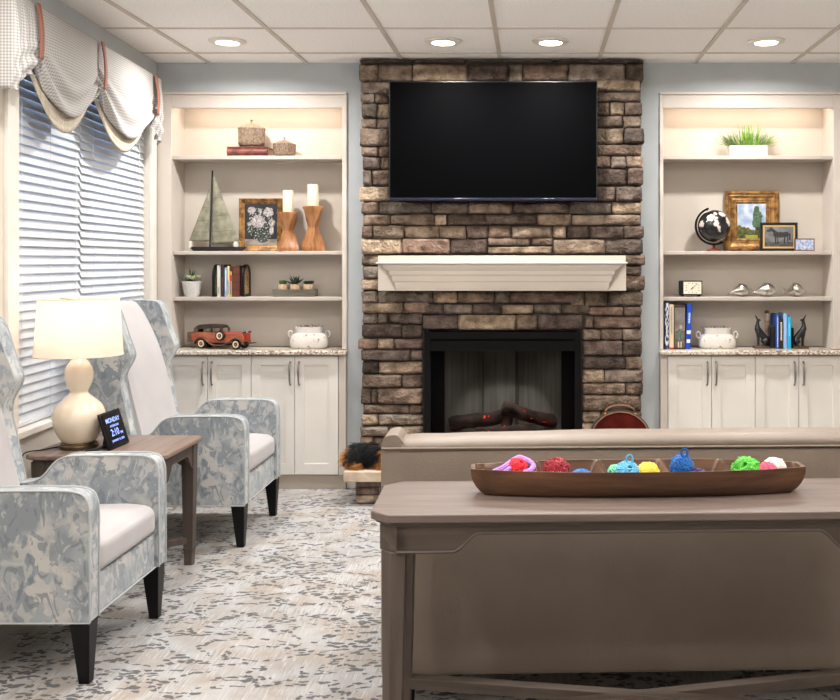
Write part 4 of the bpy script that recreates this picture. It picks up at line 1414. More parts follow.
def book_flat():
    t = thing('old_book', (sx(249), YI, S1), 'red-brown leather-look book lying flat on the top shelf under the larger box', 'book')
    lm = mat('red_brown_leather', (134, 76, 62), .5, col2=(96, 48, 42), nscale=22, lo=.4, hi=.6)
    x0, x1 = sx(230.5), sx(270.5)
    y0, y1 = 6.115, 6.28
    m = Mb().box(x0, x1, y0, y1, S1 + .0005, S1 + .006).box(x0, x1, y0, y1, S1 + bz - .006, S1 + bz)
    n = 10
    prof = [(y0 + .012 - .018 * math.sin(PI * i / n), S1 + .003 + (bz - .006) * i / n) for i in range(n + 1)] + [(y0 + .02, S1 + bz - .004), (y0 + .02, S1 + .004)]
    m.prism(prof, lambda p, q, s: (s, p, q), x0, x1)
    m.build('cover', lm, t)
    Mb().box(x0 + .006, x1 - .006, y0 + .021, y1 - .006, S1 + .0065, S1 + bz - .0065).build('pages', mat('aged_pages', (206, 184, 150), .9), t)
book_flat()

# ---- sailboat
def sailboat():
    t = thing('model_sailboat', (sx(217), YI, S2), 'model sailboat with two grey-green sails and a black hull', 'model boat')
    Y = YI
    bl = mat('matte_black_metal', (24, 24, 26), .5)
    sail = mat('grey_green_sail', (146, 142, 122), .7, col2=(112, 108, 90), nscale=24, detail=6)
    x0, x1 = sx(188.5), sx(247.5)
    m = Mb(); N = 24
    zt = .027
    def hull(u, v):
        a = PI * v; s = 2 * u - 1
        bw = .026 * max(0, 1 - abs(s) ** 2.2) + .0008
        d = math.sin(a)
        x = x0 + (x1 - x0) * (.5 + .5 * s * (1 - .22 * d))
        return (x, Y - math.cos(a) * bw, S2 + .0008 + zt * (1 - min(1, d * 1.3)))
    m.grid(hull, N, 12)
    m.grid(lambda u, v: tuple(Vector(hull(u, 0)).lerp(Vector(hull(u, 1)), v)), N, 2)
    m.build('hull', bl, t, angle=60)
    xm = sx(211.5); zM = PZ(170.5, Y)
    Mb().tube([(sx(210), Y, S2 + .02), (sx(212.5), Y, zM)], .0055, 10).build('mast', bl, t)
    def sailm(a, b, c, bel, nm):
        a, b, c = Vector(a), Vector(b), Vector(c)
        m = Mb()
        def fn(u, v):
            p = a.lerp(b, v); q = a.lerp(c, v)
            r = p.lerp(q, u)
            return (r.x, r.y - bel * math.sin(PI * u) * math.sin(PI * v * .9), r.z)
        m.grid(fn, 12, 20)
        so = m.build(nm, sail, t, solid=.0022, angle=80)
        m = Mb()
        for k in (.35, .6, .82):
            m.tube([Vector(fn(i / 12, k)) + Vector((0, -.0016, 0)) for i in range(13)], .0011, 4)
        m.build('seam', mat('sail_seam', (98, 92, 76), .8), so)
    zb = PZ(241.5, Y)
    sailm((sx(213), Y, PZ(173, Y)), (sx(212), Y, PZ(245, Y)), (sx(240.5), Y, PZ(242.5, Y)), .012, 'main_sail')
    sailm((sx(209.5), Y, PZ(189, Y)), (sx(188.8), Y, zb), (sx(209.5), Y, zb), .010, 'jib_sail')
    m = Mb().box(sx(189), sx(192), Y - .005, Y + .005, S2 + .022, zb + .004).box(sx(234), sx(238), Y - .005, Y + .005, S2 + .022, zb)
    m.tube([(sx(210), Y, zb + .0), (sx(240.5), Y, zb + .0)], .002, 6)
    m.build('sail_fittings', mat('pale_fitting', (206, 204, 198), .5), t)
sailboat()

# ---- framed pictures
def painted(m, x0, x1, z0, z1, y, nu, nv, fn):
    vs = []; cs = []
    for j in range(nv):
        for i in range(nu):
            u, v = (i + .5) / nu, (j + .5) / nv
            c = srgb(fn(u, v))
            xa, xb = x0 + (x1 - x0) * i / nu, x0 + (x1 - x0) * (i + 1) / nu
            za, zb = z0 + (z1 - z0) * j / nv, z0 + (z1 - z0) * (j + 1) / nv
            m.add([(xa, y, za), (xb, y, za), (xb, y, zb), (xa, y, zb)], [(0, 1, 2, 3)], [c] * 4)
PAINT = mat('painted_surface', (255, 255, 255), .7, col2=(235, 235, 235), nscale=60, attr=True)
def frame(px0, px1, top, zb, depth, mt, border, prof, label, name, art, nu, nv, group='framed pictures on the shelves', yf=YI, inner=None, tilt=R(-4), art_name='canvas'):
    x0, x1 = sx(px0, yf), sx(px1, yf); z0 = zb; z1 = PZ(top, yf)
    t = thing(name, ((x0 + x1) / 2, yf, z0), label, 'picture', group)
    m = Mb()
    # mitred frame: nested rectangles with a height profile
    rings = []
    for (ins, dy) in prof:
        d = border * ins
        rings.append([(x0 + d, yf - dy, z0 + d), (x1 - d, yf - dy, z0 + d), (x1 - d, yf - dy, z1 - d), (x0 + d, yf - dy, z1 - d)])
    rings.insert(0, [(x0, yf + depth, z0), (x1, yf + depth, z0), (x1, yf + depth, z1), (x0, yf + depth, z1)])
    for r in rings: m.v += r
    for i in range(len(rings) - 1):
        for k in range(4): m.f.append((i * 4 + k, i * 4 + (k + 1) % 4, (i + 1) * 4 + (k + 1) % 4, (i + 1) * 4 + k))
    m.f.append((3, 2, 1, 0))
    fo = m.build('frame', mt, t, angle=20)
    bx0, bx1, bz0, bz1 = x0 + border, x1 - border, z0 + border, z1 - border
    if inner:
        bi, mti = inner
        q = Mb()
        yq = yf - prof[-1][1] - .0005
        q.box(bx0, bx1, yq - .001, yq, bz0, bz0 + bi).box(bx0, bx1, yq - .001, yq, bz1 - bi, bz1)
        q.box(bx0, bx0 + bi, yq - .001, yq, bz0 + bi, bz1 - bi).box(bx1 - bi, bx1, yq - .001, yq, bz0 + bi, bz1 - bi)
        q.build('mat_border', mti, t)
        bx0 += bi; bx1 -= bi; bz0 += bi; bz1 -= bi
    m = Mb(); painted(m, bx0, bx1, bz0, bz1, yf - prof[-1][1] + .0004 - (.0012 if not inner else .001), nu, nv, art)
    m.build(art_name, PAINT, t, smooth=False)
    m = Mb().box(bx0 - .002, bx1 + .002, yf - prof[-1][1] + .0006, yf + depth - .0005, bz0 - .002, bz1 + .002)
    m.build('backing', BLACK, t)
    return t
GOLD = mat('antique_gold', (172, 128, 70), .42, .5, col2=(104, 72, 40), nscale=26, lo=.4, hi=.62)
def n2(x, y, s=0): return noise.noise(Vector((x, y, s)))
def blob(u, v, cx, cy, rx, ry): return ((u - cx) / rx) ** 2 + ((v - cy) / ry) ** 2
def mixc(a, b, t): t = max(0, min(1, t)); return tuple(x + (y - x) * t for x, y in zip(a, b))
def flowers(u, v):
    c = (34 + 18 * n2(u * 5, v * 5), 34 + 16 * n2(u * 5, v * 5), 40 + 14 * n2(u * 5, v * 5))
    if v < .16: c = mixc((128, 116, 104), (168, 156, 142), n2(u * 4, v * 8, 2) + .5)
    if blob(u, v, .55, .20, .20, .13) < 1: c = mixc((40, 46, 46), (86, 92, 92), n2(u * 20, v * 6, 4) + .4)
    if blob(u, v, .5, .48, .42, .34) < 1 and n2(u * 16, v * 16, 6) > .12: c = (70, 86, 74)
    if blob(u, v, .5, .5, .44, .40) < 1 and n2(u * 22, v * 22, 9) > .33: c = (176, 176, 162)
    for cx, cy, rx, ry in ((.42, .58, .22, .155), (.74, .80, .16, .11), (.22, .84, .12, .09), (.84, .55, .11, .08), (.48, .83, .06, .06), (.15, .52, .07, .05), (.83, .36, .07, .10)):
        d = blob(u, v, cx, cy, rx, ry) + .35 * n2(u * 14, v * 14, 3)
        if d < 1: c = mixc((216, 208, 204), (128, 118, 120), .5 + .9 * n2(u * 26, v * 26, cx * 9) + d * .25)
    return c
FPROF = ((0, .012), (.12, .017), (.3, .014), (.55, .008), (.62, .011), (.85, .006), (1, .003))
frame(239.5, 282.5, 198.5, S2 + .0006, .012, GOLD, .035, FPROF, 'gold-framed painting of white flowers on black, behind the sailboat and candle holders', 'framed_painting', flowers, 56, 70, yf=6.255)
def landscape(u, v):
    c = mixc((150, 168, 200), (206, 212, 222), .5 + .9 * n2(u * 5, v * 5, 1))
    hill = .34 - .28 * abs(u - .1) + .05 * n2(u * 9, 0)
    if v < hill + .03: c = mixc((126, 112, 40), (58, 70, 28), .5 + n2(u * 12, v * 12, 2))
    if blob(u, v, .70, .52, .19, .36) + .5 * n2(u * 12, v * 12, 5) < .9: c = mixc((52, 84, 56), (96, 122, 92), .5 + 1.1 * n2(u * 20, v * 20, 7))
    if blob(u, v, .68, .84, .10, .10) < 1: c = (66, 92, 66)
    if u > .62 and v < .34: c = mixc((36, 44, 24), (120, 92, 40), .4 + n2(u * 12, v * 12, 8))
    if v < .16 and n2(u * 10, v * 16, 9) > -.05: c = (40, 66, 30) if u < .5 else (70, 78, 30)
    if v < .10 and .3 < u < .7: c = (150, 160, 60)
    return c
OPROF = ((0, .016), (.08, .024), (.22, .026), (.30, .018), (.36, .020), (.60, .010), (.68, .012), (.74, .008), (.88, .010), (1, .003))
po = frame(724.5, 778.5, 191, S2 + .0006, .012, GOLD, .083, OPROF, 'large ornate gold-framed landscape painting with a tall green tree', 'framed_painting', landscape, 48, 60, yf=6.262)
# carved rope beading on the ornate frame
m = Mb()
fx0, fx1, fz0, fz1 = sx(724.5, 6.262), sx(778.5, 6.262), S2 + .0006, PZ(191, 6.262)
def rope(a, b):
    a, b = Vector(a), Vector(b); n = int((b - a).length / .011)
    for i in range(n):
        p = a.lerp(b, (i + .5) / n)
        M = Matrix.Rotation(R(35 if abs(b.x - a.x) > .01 else 55), 3, 'Y')
        m.ball(p, .0065, .003, .0035, 5, M=M)
q = .083 * .15
rope((fx0 + q, 6.237, fz0 + q), (fx1 - q, 6.237, fz0 + q)); rope((fx0 + q, 6.237, fz1 - q), (fx1 - q, 6.237, fz1 - q))
rope((fx0 + q, 6.237, fz0 + q), (fx0 + q, 6.237, fz1 - q)); rope((fx1 - q, 6.237, fz0 + q), (fx1 - q, 6.237, fz1 - q))
m.build('carved_rope', GOLD, po)
def horse(u, v):
    c = mixc((128, 130, 128), (94, 96, 96), .5 + n2(u * 4, v * 4) * .8 + (.3 - v * .4))
    if v < .22: c = mixc((88, 86, 80), (62, 60, 58), .5 + n2(u * 9, v * 9))
    d = (38, 36, 38)
    body = blob(u, v, .56, .60, .22, .14) < 1 or blob(u, v, .74, .63, .11, .13) < 1 or blob(u, v, .40, .63, .10, .14) < 1
    # neck, head, legs, tail
    if .20 < u < .42 and abs(v - (.98 - (u - .14) * 1.1)) < .10 and v > .55: body = True
    if blob(u, v, .15, .80, .085, .055) < 1 or blob(u, v, .20, .86, .05, .07) < 1: body = True
    for lx, w_, sl in ((.38, .022, 0), (.45, .020, .03), (.70, .022, -.02), (.80, .022, .05)):
        if .12 < v < .56 and abs(u - lx - sl * (.5 - v)) < w_ + .02 * max(0, v - .40) * 4: body = True
    if .84 < u < .90 and .34 < v < .66: body = True
    if body: c = mixc(d, (66, 62, 62), .35 + n2(u * 14, v * 14, 4))
    return c
frame(760, 797.5, 222.5, S2 + .0006, .008, mat('black_frame', (20, 18, 18), .35), .017, ((0, .006), (.2, .009), (.8, .009), (1, .004)), 'black-framed picture of a dark standing horse, in front of the large gold frame', 'framed_picture', horse, 64, 48, yf=6.175,
      inner=(.011, mat('gold_inner_border', (208, 170, 110), .4, .3)))
def pale(u, v):
    c = mixc((196, 206, 226), (150, 172, 208), .5 + 1.3 * n2(u * 7, v * 5, 2))
    if n2(u * 9, v * 9, 8) > .28: c = (222, 190, 204)
    if n2(u * 9, v * 9, 11) > .3: c = (110, 136, 176)
    return c
frame(794.5, 814.5, 238.5, S2 + .0006, .006, mat('brown_thin_frame', (104, 74, 54), .4), .007, ((0, .004), (.3, .006), (1, .003)), 'smallest picture, thin brown frame with a pale blue print, at the right end', 'framed_picture', pale, 30, 20, yf=6.14)

# ---- twisted wooden candle holders with candles
OAK = mat('honey_wood', (172, 120, 76), .4, col2=(138, 90, 54), nscale=3, stretch=(16, 16, 1.2), detail=5, lo=.35, hi=.65)
WAX = mat('ivory_wax', (236, 226, 200), .5, col2=(230, 218, 190))
def candle(pxc, wpx, pytop, candle_top, cw, label_h, label_c, yy, ph):
    X = sx(pxc, yy); h = PZ(pytop, yy) - S2; w_ = wpx * yy / F / 2 / 1.16
    m = Mb(); N = 40
    def fn(u, v):
        k = abs(2 * v - 1.05)
        s = w_ * (.42 + .58 * min(1, k * 1.12) ** 1.15)
        tw = ph + R(75) * v
        a = 2 * PI * u
        # square section
        q = 1 / max(abs(math.cos(a)), abs(math.sin(a)))
        q = min(q, 1.34)
        return (X + s * q * math.cos(a + tw), yy + s * q * math.sin(a + tw), S2 + .0006 + h * v)
    m.grid(fn, 48, N, closed_u=True)
    for v in (0, 1): m.add([fn(k / 48, v) for k in range(48)], [tuple(range(48))])
    tag(m.build('candle_holder', OAK, angle=24), label_h, 'candle holder', 'twisted wooden candle holders')
    r = cw * yy / F / 2; zt = PZ(candle_top, yy)
    t = thing('pillar_candle', (X, yy, S2 + h), label_c, 'candle', 'ivory pillar candles')
    Mb().lathe([(r * .96, .0015), (r, .005), (r, zt - S2 - h - .005), (r * .94, zt - S2 - h), (r * .5, zt - S2 - h - .003), (.001, zt - S2 - h - .004)], 32).build('wax', WAX, t, local=True)
    Mb().tube([(0, 0, zt - S2 - h - .004), (.001, 0, zt - S2 - h + .008)], .0012, 6).build('wick', BLACK, t, local=True)
candle(288, 22, 212.5, 190.5, 10.5, 'shorter twisted honey-coloured wooden candle holder, next to the flower painting', 'ivory pillar candle on the shorter wooden holder', 6.17, R(20))
candle(313, 22, 206.5, 184.5, 11, 'taller twisted honey-coloured wooden candle holder, the right one of the pair', 'ivory pillar candle on the taller wooden holder', 6.18, R(35))

# ---- plants
def leaf(m, base, tip, w_, bend=(0, 0, 0), n=5, thick=.3):
    base, tip = Vector(base), Vector(tip); bend = Vector(bend)
    d = (tip - base); side = d.cross(Vector((0, 0, 1)))
    side = side.normalized() if side.length > 1e-6 else Vector((1, 0, 0))
    up = side.cross(d).normalized()
    i0 = len(m.v)
    for i in range(n + 1):
        u = i / n
        c = base + d * u + bend * math.sin(PI * u * .5) ** 2 - bend * u
        ww = w_ * math.sin(PI * (.18 + .82 * u)) ** .8 if u < 1 else 0.0002
        for s_, t_ in ((-1, 0), (0, thick), (1, 0), (0, -thick)):
            m.v.append(tuple(c + side * ww * s_ + up * ww * t_))
    for i in range(n):
        for k in range(4):
            m.f.append((i0 + i * 4 + k, i0 + i * 4 + (k + 1) % 4, i0 + (i + 1) * 4 + (k + 1) % 4, i0 + (i + 1) * 4 + k))
    m.f.append((i0, i0 + 1, i0 + 2, i0 + 3)); e = i0 + n * 4; m.f.append((e, e + 1, e + 2, e + 3))
def rosette(m, c, r, n, rings, w_, up=.6, seed=0):
    rnd = random.Random(seed); c = Vector(c)
    for g_ in range(rings):
        f = 1 - g_ / rings * .75
        for k in range(n):
            a = 2 * PI * k / n + g_ * .45 + rnd.uniform(-.1, .1)
            el = up + g_ * .32
            tip = c + Vector((math.cos(a) * math.cos(el), math.sin(a) * math.cos(el), math.sin(el))) * r * f * rnd.uniform(.9, 1.1)
            leaf(m, c, tip, w_ * f, (0, 0, -.004), 4, .45)
GRN = mat('succulent_green', (70, 112, 72), .5, col2=(44, 82, 52), nscale=30)
GRD = mat('dark_succulent_green', (40, 74, 48), .5, col2=(24, 50, 34), nscale=30)
GRL = mat('bright_succulent_green', (92, 140, 62), .5, col2=(50, 96, 44), nscale=30)
PALE = mat('pale_succulent', (212, 210, 176), .5, col2=(160, 164, 122), nscale=40)
POTW = mat('white_woven_ceramic', (222, 218, 212), .6, bump=1.0, bscale=150)
SOIL = mat('dark_soil', (40, 32, 26), .95)
def succulent_pot():
    X = sx(192, 6.17); Y = 6.17; z = S3 + .0005
    t = thing('succulent_pot', (X, Y, z), 'succulents in a white woven-textured pot at the left end of the shelf', 'potted plant')
    m = Mb(); 
    def fn(u, v):
        r = .043 + .019 * v
        a = 2 * PI * u
        r += .0022 * math.sin(a * 18 + (math.floor(v * 12) % 2) * PI) * (1 if .03 < v < .97 else 0)
        return (X + r * math.cos(a), Y + r * math.sin(a), z + .098 * v)
    m.grid(fn, 108, 24, closed_u=True)
    m.add([fn(k / 108, 0) for k in range(108)], [tuple(range(108))[::-1]])
    m.build('pot', POTW, t)
    Mb().lathe([(.050, z - z + .075), (.054, .090)], 24, (X, Y, z)).build('soil', SOIL, t)
    m = Mb(); rosette(m, (X + .022, Y - .03, z + .104), .062, 8, 3, .016, .55, 1); m.build('pale_rosette', PALE, t)
    m = Mb(); rnd = random.Random(4)
    for k in range(26):
        a = rnd.uniform(0, 2 * PI); el = rnd.uniform(.3, 1.4); L = rnd.uniform(.06, .105)
        b = Vector((X - .008 + rnd.uniform(-.012, .012), Y + rnd.uniform(-.015, .015), z + .088))
        leaf(m, b, b + Vector((math.cos(a) * math.cos(el), math.sin(a) * math.cos(el), math.sin(el))) * L, .0045, (0, 0, -.006), 5, .5)
    m.build('spiky_leaves', GRN, t)
succulent_pot()
def tray_plants():
    x0, x1 = sx(274.5), sx(316.5); z = S3 + .0005; y0, y1 = 6.145, 6.235
    t = thing('planter_tray', ((x0 + x1) / 2, 6.19, z), 'weathered grey wooden tray holding three small succulent pots', 'tray')
    gw = mat('weathered_grey_wood', (112, 106, 94), .85, col2=(82, 76, 66), nscale=3, stretch=(2, 16, 16), bump=.4)
    h = .046
    m = Mb().box(x0, x1, y0, y0 + .01, z, z + h).box(x0, x1, y1 - .01, y1, z, z + h).box(x0, x0 + .01, y0 + .01, y1 - .01, z, z + h).box(x1 - .01, x1, y0 + .01, y1 - .01, z, z + h)
    m.box(x0 + .01, x1 - .01, y0 + .01, y1 - .01, z, z + .006)
    m.build('tray_box', gw, t, bevel=.001)
    cork = mat('burlap_pot', (190, 164, 134), .9, col2=(150, 124, 98), nscale=50)
    for k, (px, mt, lab) in enumerate(((282.5, GRL, 'left small burlap pot with bright green bushy succulent, in the grey tray'), (295, GRD, 'middle small burlap pot with tall spiky aloe, in the grey tray'), (308.2, GRD, 'right small burlap pot with low dark rosettes, in the grey tray'))):
        X = sx(px)
        p = thing('small_succulent', (X, 6.19, z + .0065), lab, 'potted plant', 'three small succulents in the grey tray')
        Mb().lathe([(.0300, 0), (.0310, .03), (.0335, .068), (.0315, .072), (.0295, .064)], 24).build('pot', cork, p, local=True)
        m = Mb()
        if k == 1:
            rnd = random.Random(8)
            for q in range(24):
                a = rnd.uniform(0, 2 * PI); el = rnd.uniform(.35, 1.5); L = rnd.uniform(.05, .078)
                leaf(m, (0, 0, .066), Vector((math.cos(a) * math.cos(el), math.sin(a) * math.cos(el), math.sin(el))) * L * 1.0 + Vector((0, 0, .066)), .0075, (0, 0, -.004), 5, .5)
        else:
            rnd = random.Random(k)
            for q in range(14):
                rosette(m, (rnd.uniform(-.019, .019), rnd.uniform(-.017, .017), .066 + rnd.uniform(0, .014)), .024, 7, 3, .006, .8, q)
        m.build('leaves', mt, p, local=True)
tray_plants()
def grass_planter():
    Y = YI; x0, x1 = sx(728.5), sx(766); z = S1 + .0005; h = .072
    t = thing('grass_planter', ((x0 + x1) / 2, Y, z), 'white rectangular planter with bright green grass on the top shelf', 'potted plant')
    m = Mb().box(x0, x1, Y - .04, Y - .034, z, z + h).box(x0, x1, Y + .034, Y + .04, z, z + h).box(x0, x0 + .006, Y - .034, Y + .034, z, z + h).box(x1 - .006, x1, Y - .034, Y + .034, z, z + h).box(x0 + .006, x1 - .006, Y - .034, Y + .034, z, z + .006)
    m.build('planter_box', mat('white_glazed_planter', (205, 203, 200), .3), t, bevel=.001)
    Mb().box(x0 + .007, x1 - .007, Y - .033, Y + .033, z + .007, z + h - .010).build('soil', SOIL, t)
    rnd = random.Random(2)
    for nm, col, c2, n in (('grass_blades', (120, 168, 52), (66, 120, 36), 210), ('light_grass_blades', (176, 206, 92), (120, 170, 60), 80)):
        m = Mb()
        for k in range(n):
            u = rnd.uniform(-1, 1)
            b = Vector(((x0 + x1) / 2 + u * (x1 - x0) * .46, Y + rnd.uniform(-.028, .028), z + h - .012))
            an = u * .95 + rnd.gauss(0, .25); L = rnd.uniform(.09, .165) * (1 - .1 * abs(u))
            ya = rnd.uniform(-.35, .35)
            tip = b + Vector((math.sin(an) * L, math.sin(ya) * L * .5, max(.25, math.cos(an)) * L))
            leaf(m, b, tip, .0026, (math.sin(an) * .03, 0, -.03 * abs(math.sin(an))), 5, .3)
        m.build(nm, mat(nm, col, .5, col2=c2, nscale=20), t)
grass_planter()

# ---- books
PAGES = mat('book_pages', (222, 212, 192), .9)
def book(px0, px1, top, zb, depth, col, label, group, lean=0, mark=None, yb=6.275, spine_band=None, art=None, rough=.45):
    yf = yb - depth
    x0, x1 = PX(px0, yf), PX(px1, yf); h = PZ(top, yf) - zb
    x0 += .0006; x1 -= .0006
    w_ = x1 - x0
    t = thing('book', ((x0 + x1) / 2, yb - depth / 2, zb + .0006), label, 'book', group)
    MB_ = mat('book_cover_%02x%02x%02x' % tuple(int(c) for c in col), col, rough)
    q = w_ / 2; e = min(.0022, w_ * .2)
    sh = Matrix.Identity(4); sh[0][2] = math.tan(lean)
    m = Mb()
    n = 6
    prof = [(-q + 2 * q * i / n, -depth / 2 - .0022 * math.sin(PI * i / n)) for i in range(n + 1)]
    prof += [(q, depth / 2), (q - e, depth / 2), (q - e, -depth / 2 + .003), (-q + e, -depth / 2 + .003), (-q + e, depth / 2), (-q, depth / 2)]
    m.prism(prof, lambda p, r, s: (p, r, s), 0, h); m.move(sh); m.build('cover', MB_, t, local=True)
    m = Mb().box(-q + e + .0002, q - e - .0002, -depth / 2 + .0032, depth / 2 - .003, .003, h - .003); m.move(sh); m.build('pages', PAGES, t, local=True)
    if spine_band:
        for (a, b, inset) in spine_band[1]:
            m = Mb().box(-q + inset, q - inset, -depth / 2 - .0030, -depth / 2 - .0004, h * a, h * b)
            m.move(sh); m.build('spine_band', mat('spine_ink_%02x%02x%02x' % spine_band[0], spine_band[0], .6), t, local=True)
    if mark:
        # unreadable lettering on the spine: small separate strokes
        m = Mb(); rnd = random.Random(int(px0 * 7)); z = h * mark[1]
        while z < h * mark[2]:
            l = rnd.uniform(.0035, .009)
            m.box(-q * .38, q * .38, -depth / 2 - .0032, -depth / 2 - .0006, z, z + l * .7); z += l
        m.move(sh); m.build('spine_lettering', mat('spine_ink_%02x%02x%02x' % mark[0], mark[0], .6), t, local=True)
    if art:
        m = Mb(); painted(m, -q + .0015, q - .0015, .004, h - .004, -depth / 2 - .0032, 16, 44, art); m.move(sh); m.build('spine_picture', PAINT, t, local=True, smooth=False)
GB = 'books between the arched bookends'
book(217, 220.5, 265.5, S3, .13, (224, 224, 214), 'white-spined book, leftmost between the arched bookends', GB, mark=((150, 180, 160), .1, .3))
book(220.7, 224.2, 264.5, S3, .14, (44, 26, 28), 'very dark brown book next to the white-spined one', GB, mark=((96, 60, 48), .2, .6))
book(224.4, 227, 267.5, S3, .13, (150, 180, 210), 'thin light blue book between the dark brown and the cream ones', GB, mark=((240, 240, 244), .2, .9))
book(227.2, 229.4, 266, S3, .135, (214, 190, 140), 'thin cream-yellow book, taller than its colourful neighbour', GB, mark=((70, 110, 170), .1, .5))
book(229.6, 232, 271.5, S3, .125, (206, 176, 96), 'short thin yellow book with red and blue spine marks', GB, spine_band=((190, 40, 44), ((.62, .86, .0012),)), mark=((50, 90, 170), .1, .6))
book(232.6, 239.6, 265.5, S3, .14, (98, 48, 36), 'thick ribbed brown leather book', GB, spine_band=((70, 34, 26), ((.2, .23, 0), (.45, .48, 0), (.7, .73, 0), (.92, .95, 0))))
def arch_end(px, label):
    yf = 6.12; X = PX(px, yf); z = S3 + .0006; D = .15; h = .205
    t = thing('arched_bookend', (X, yf + D / 2, z), label, 'bookend', 'arched black bookends with woven cane')
    out = [(0, 0), (0, h - D / 2)] + [(D / 2 - D / 2 * math.cos(PI * i / 16), h - D / 2 + D / 2 * math.sin(PI * i / 16)) for i in range(17)] + [(D, h - D / 2), (D, 0)]
    th = .018; m = Mb()
    inn = [(th, th), (th, h - D / 2)] + [(D / 2 - (D / 2 - th) * math.cos(PI * i / 16), h - D / 2 + (D / 2 - th) * math.sin(PI * i / 16)) for i in range(17)] + [(D - th, h - D / 2), (D - th, th)]
    n = len(out)
    for xx in (X - .008, X + .008):
        m.v += [(xx, yf + p, z + q) for p, q in out] + [(xx, yf + p, z + q) for p, q in inn]
    for i in range(n):
        j = (i + 1) % n
        m.f += [(i, j, n + j, n + i), (2 * n + i, 2 * n + j, 3 * n + j, 3 * n + i), (i, j, 2 * n + j, 2 * n + i), (n + i, n + j, 3 * n + j, 3 * n + i)]
    m.build('arch_frame', BLACK, t, angle=30)
    cane = mat('woven_cane', (196, 158, 112), .8, col2=(120, 84, 52), nscale=120)
    m = Mb()
    for i in range(12):
        yy = yf + th + (D - 2 * th) * (i + .5) / 12
        dy = abs(yy - yf - D / 2); top = z + h - D / 2 + math.sqrt(max(0, (D / 2 - th + .003) ** 2 - dy ** 2))
        m.tube([(X + .001 * (i % 2), yy, z + th - .003), (X + .001 * (i % 2), yy, top)], .0032, 5)
    k = z + th
    while k < z + h - th:
        zz = k - (z + h - D / 2); hw = D / 2 - th + .003
        if zz > 0: hw = math.sqrt(max(1e-6, hw * hw - zz * zz))
        m.tube([(X + .002, yf + D / 2 - hw, k), (X + .002, yf + D / 2 + hw, k)], .003, 5); k += .0105
    m.build('cane_panel', cane, t)
arch_end(213.2, 'left arched black bookend with woven cane panel')
arch_end(242.6, 'right arched black bookend with woven cane panel, against the brown leather book')

GR = 'tall books at the left end of the right counter'
book(664.6, 668.9, 302.5, CT, .19, (32, 50, 92), 'dark blue book with bold white spine pattern, against the bookcase side', GR, art=lambda u, v: (214, 216, 222) if n2(u * 3, v * 12, 1) > -.02 else (36, 56, 100))
book(669.3, 673.8, 304.5, CT, .19, (222, 200, 164), 'tall cream-spined book between the blue patterned and the grey picture ones', GR, mark=((150, 150, 150), .35, .95), spine_band=((168, 52, 56), ((.0, .04, .0),)))
def figart(u, v):
    c = mixc((112, 104, 100), (140, 130, 124), .5 + n2(u * 3, v * 6, 3))
    if v < .42: c = mixc((70, 56, 50), (120, 104, 96), .5 + n2(u * 6, v * 10, 5))
    if blob(u, v, .5, .30, .30, .16) < 1: c = mixc((70, 88, 74), (112, 124, 110), .5 + n2(u * 8, v * 20, 7))
    if v < .16 and (abs(u - .4) < .06 or abs(u - .62) < .06): c = (206, 186, 164)
    if v > .965 or v < .03: c = (52, 28, 22)
    if blob(u, v, .62, .50, .12, .05) < 1: c = (196, 160, 142)
    return c
book(674.2, 685.3, 305, CT, .18, (74, 62, 58), 'thickest book, grey spine with a picture of a green-clad figure', GR, art=figart)
book(685.6, 690.6, 304.5, CT, .185, (16, 70, 180), 'bright royal blue book leaning slightly right', GR, lean=R(2.2), mark=((206, 220, 240), .58, .82), spine_band=((232, 230, 220), ((.34, .42, .0025), (.14, .22, .004))))
GG = 'books between the greyhound bookends'
book(770.5, 775.8, 326, CT, .08, (26, 22, 22), 'low black book next to the left greyhound', GG, yb=6.235)
book(776.2, 779, 314, CT, .15, (34, 80, 160), 'thin medium blue book with white lettering between the greyhounds', GG, mark=((200, 214, 236), .05, .9))
book(779.2, 783.2, 319, CT, .15, (38, 24, 22), 'dark brown book with large white lettering between the greyhounds', GG, mark=((222, 216, 204), .28, .86))
book(783.5, 787.2, 313.5, CT, .15, (142, 176, 224), 'light blue book, the tallest between the greyhounds', GG, mark=((170, 196, 232), .2, .8))
book(787.5, 791.2, 316.8, CT, .15, (30, 170, 214), 'cyan book at the right of the row', GG, mark=((120, 214, 240), .4, .8))
# navy book standing behind
def brown_figure():
    X = 1.519
    t = thing('brown_figurine', (X, 6.262, CT), 'small mottled brown and cream piece rising behind the black book beside the left greyhound', 'figurine')
    bm_ = mat('mottled_brown_cream', (150, 112, 92), .6, col2=(196, 176, 160), nscale=26, lo=.4, hi=.6)
    m = Mb().lathe([(.020, .001), (.021, .02), (.014, .05), (.013, .12), (.016, .15), (.018, .19), (.014, .215), (.010, .228), (.004, .232)], 16, (X, 6.262, CT))
    m.build('figure_body', bm_, t)
    Mb().ball((X - .006, 6.258, CT + .226), .016, .014, .011, 8).build('figure_head', mat('dark_brown_glaze', (92, 50, 42), .5), t)
brown_figure()

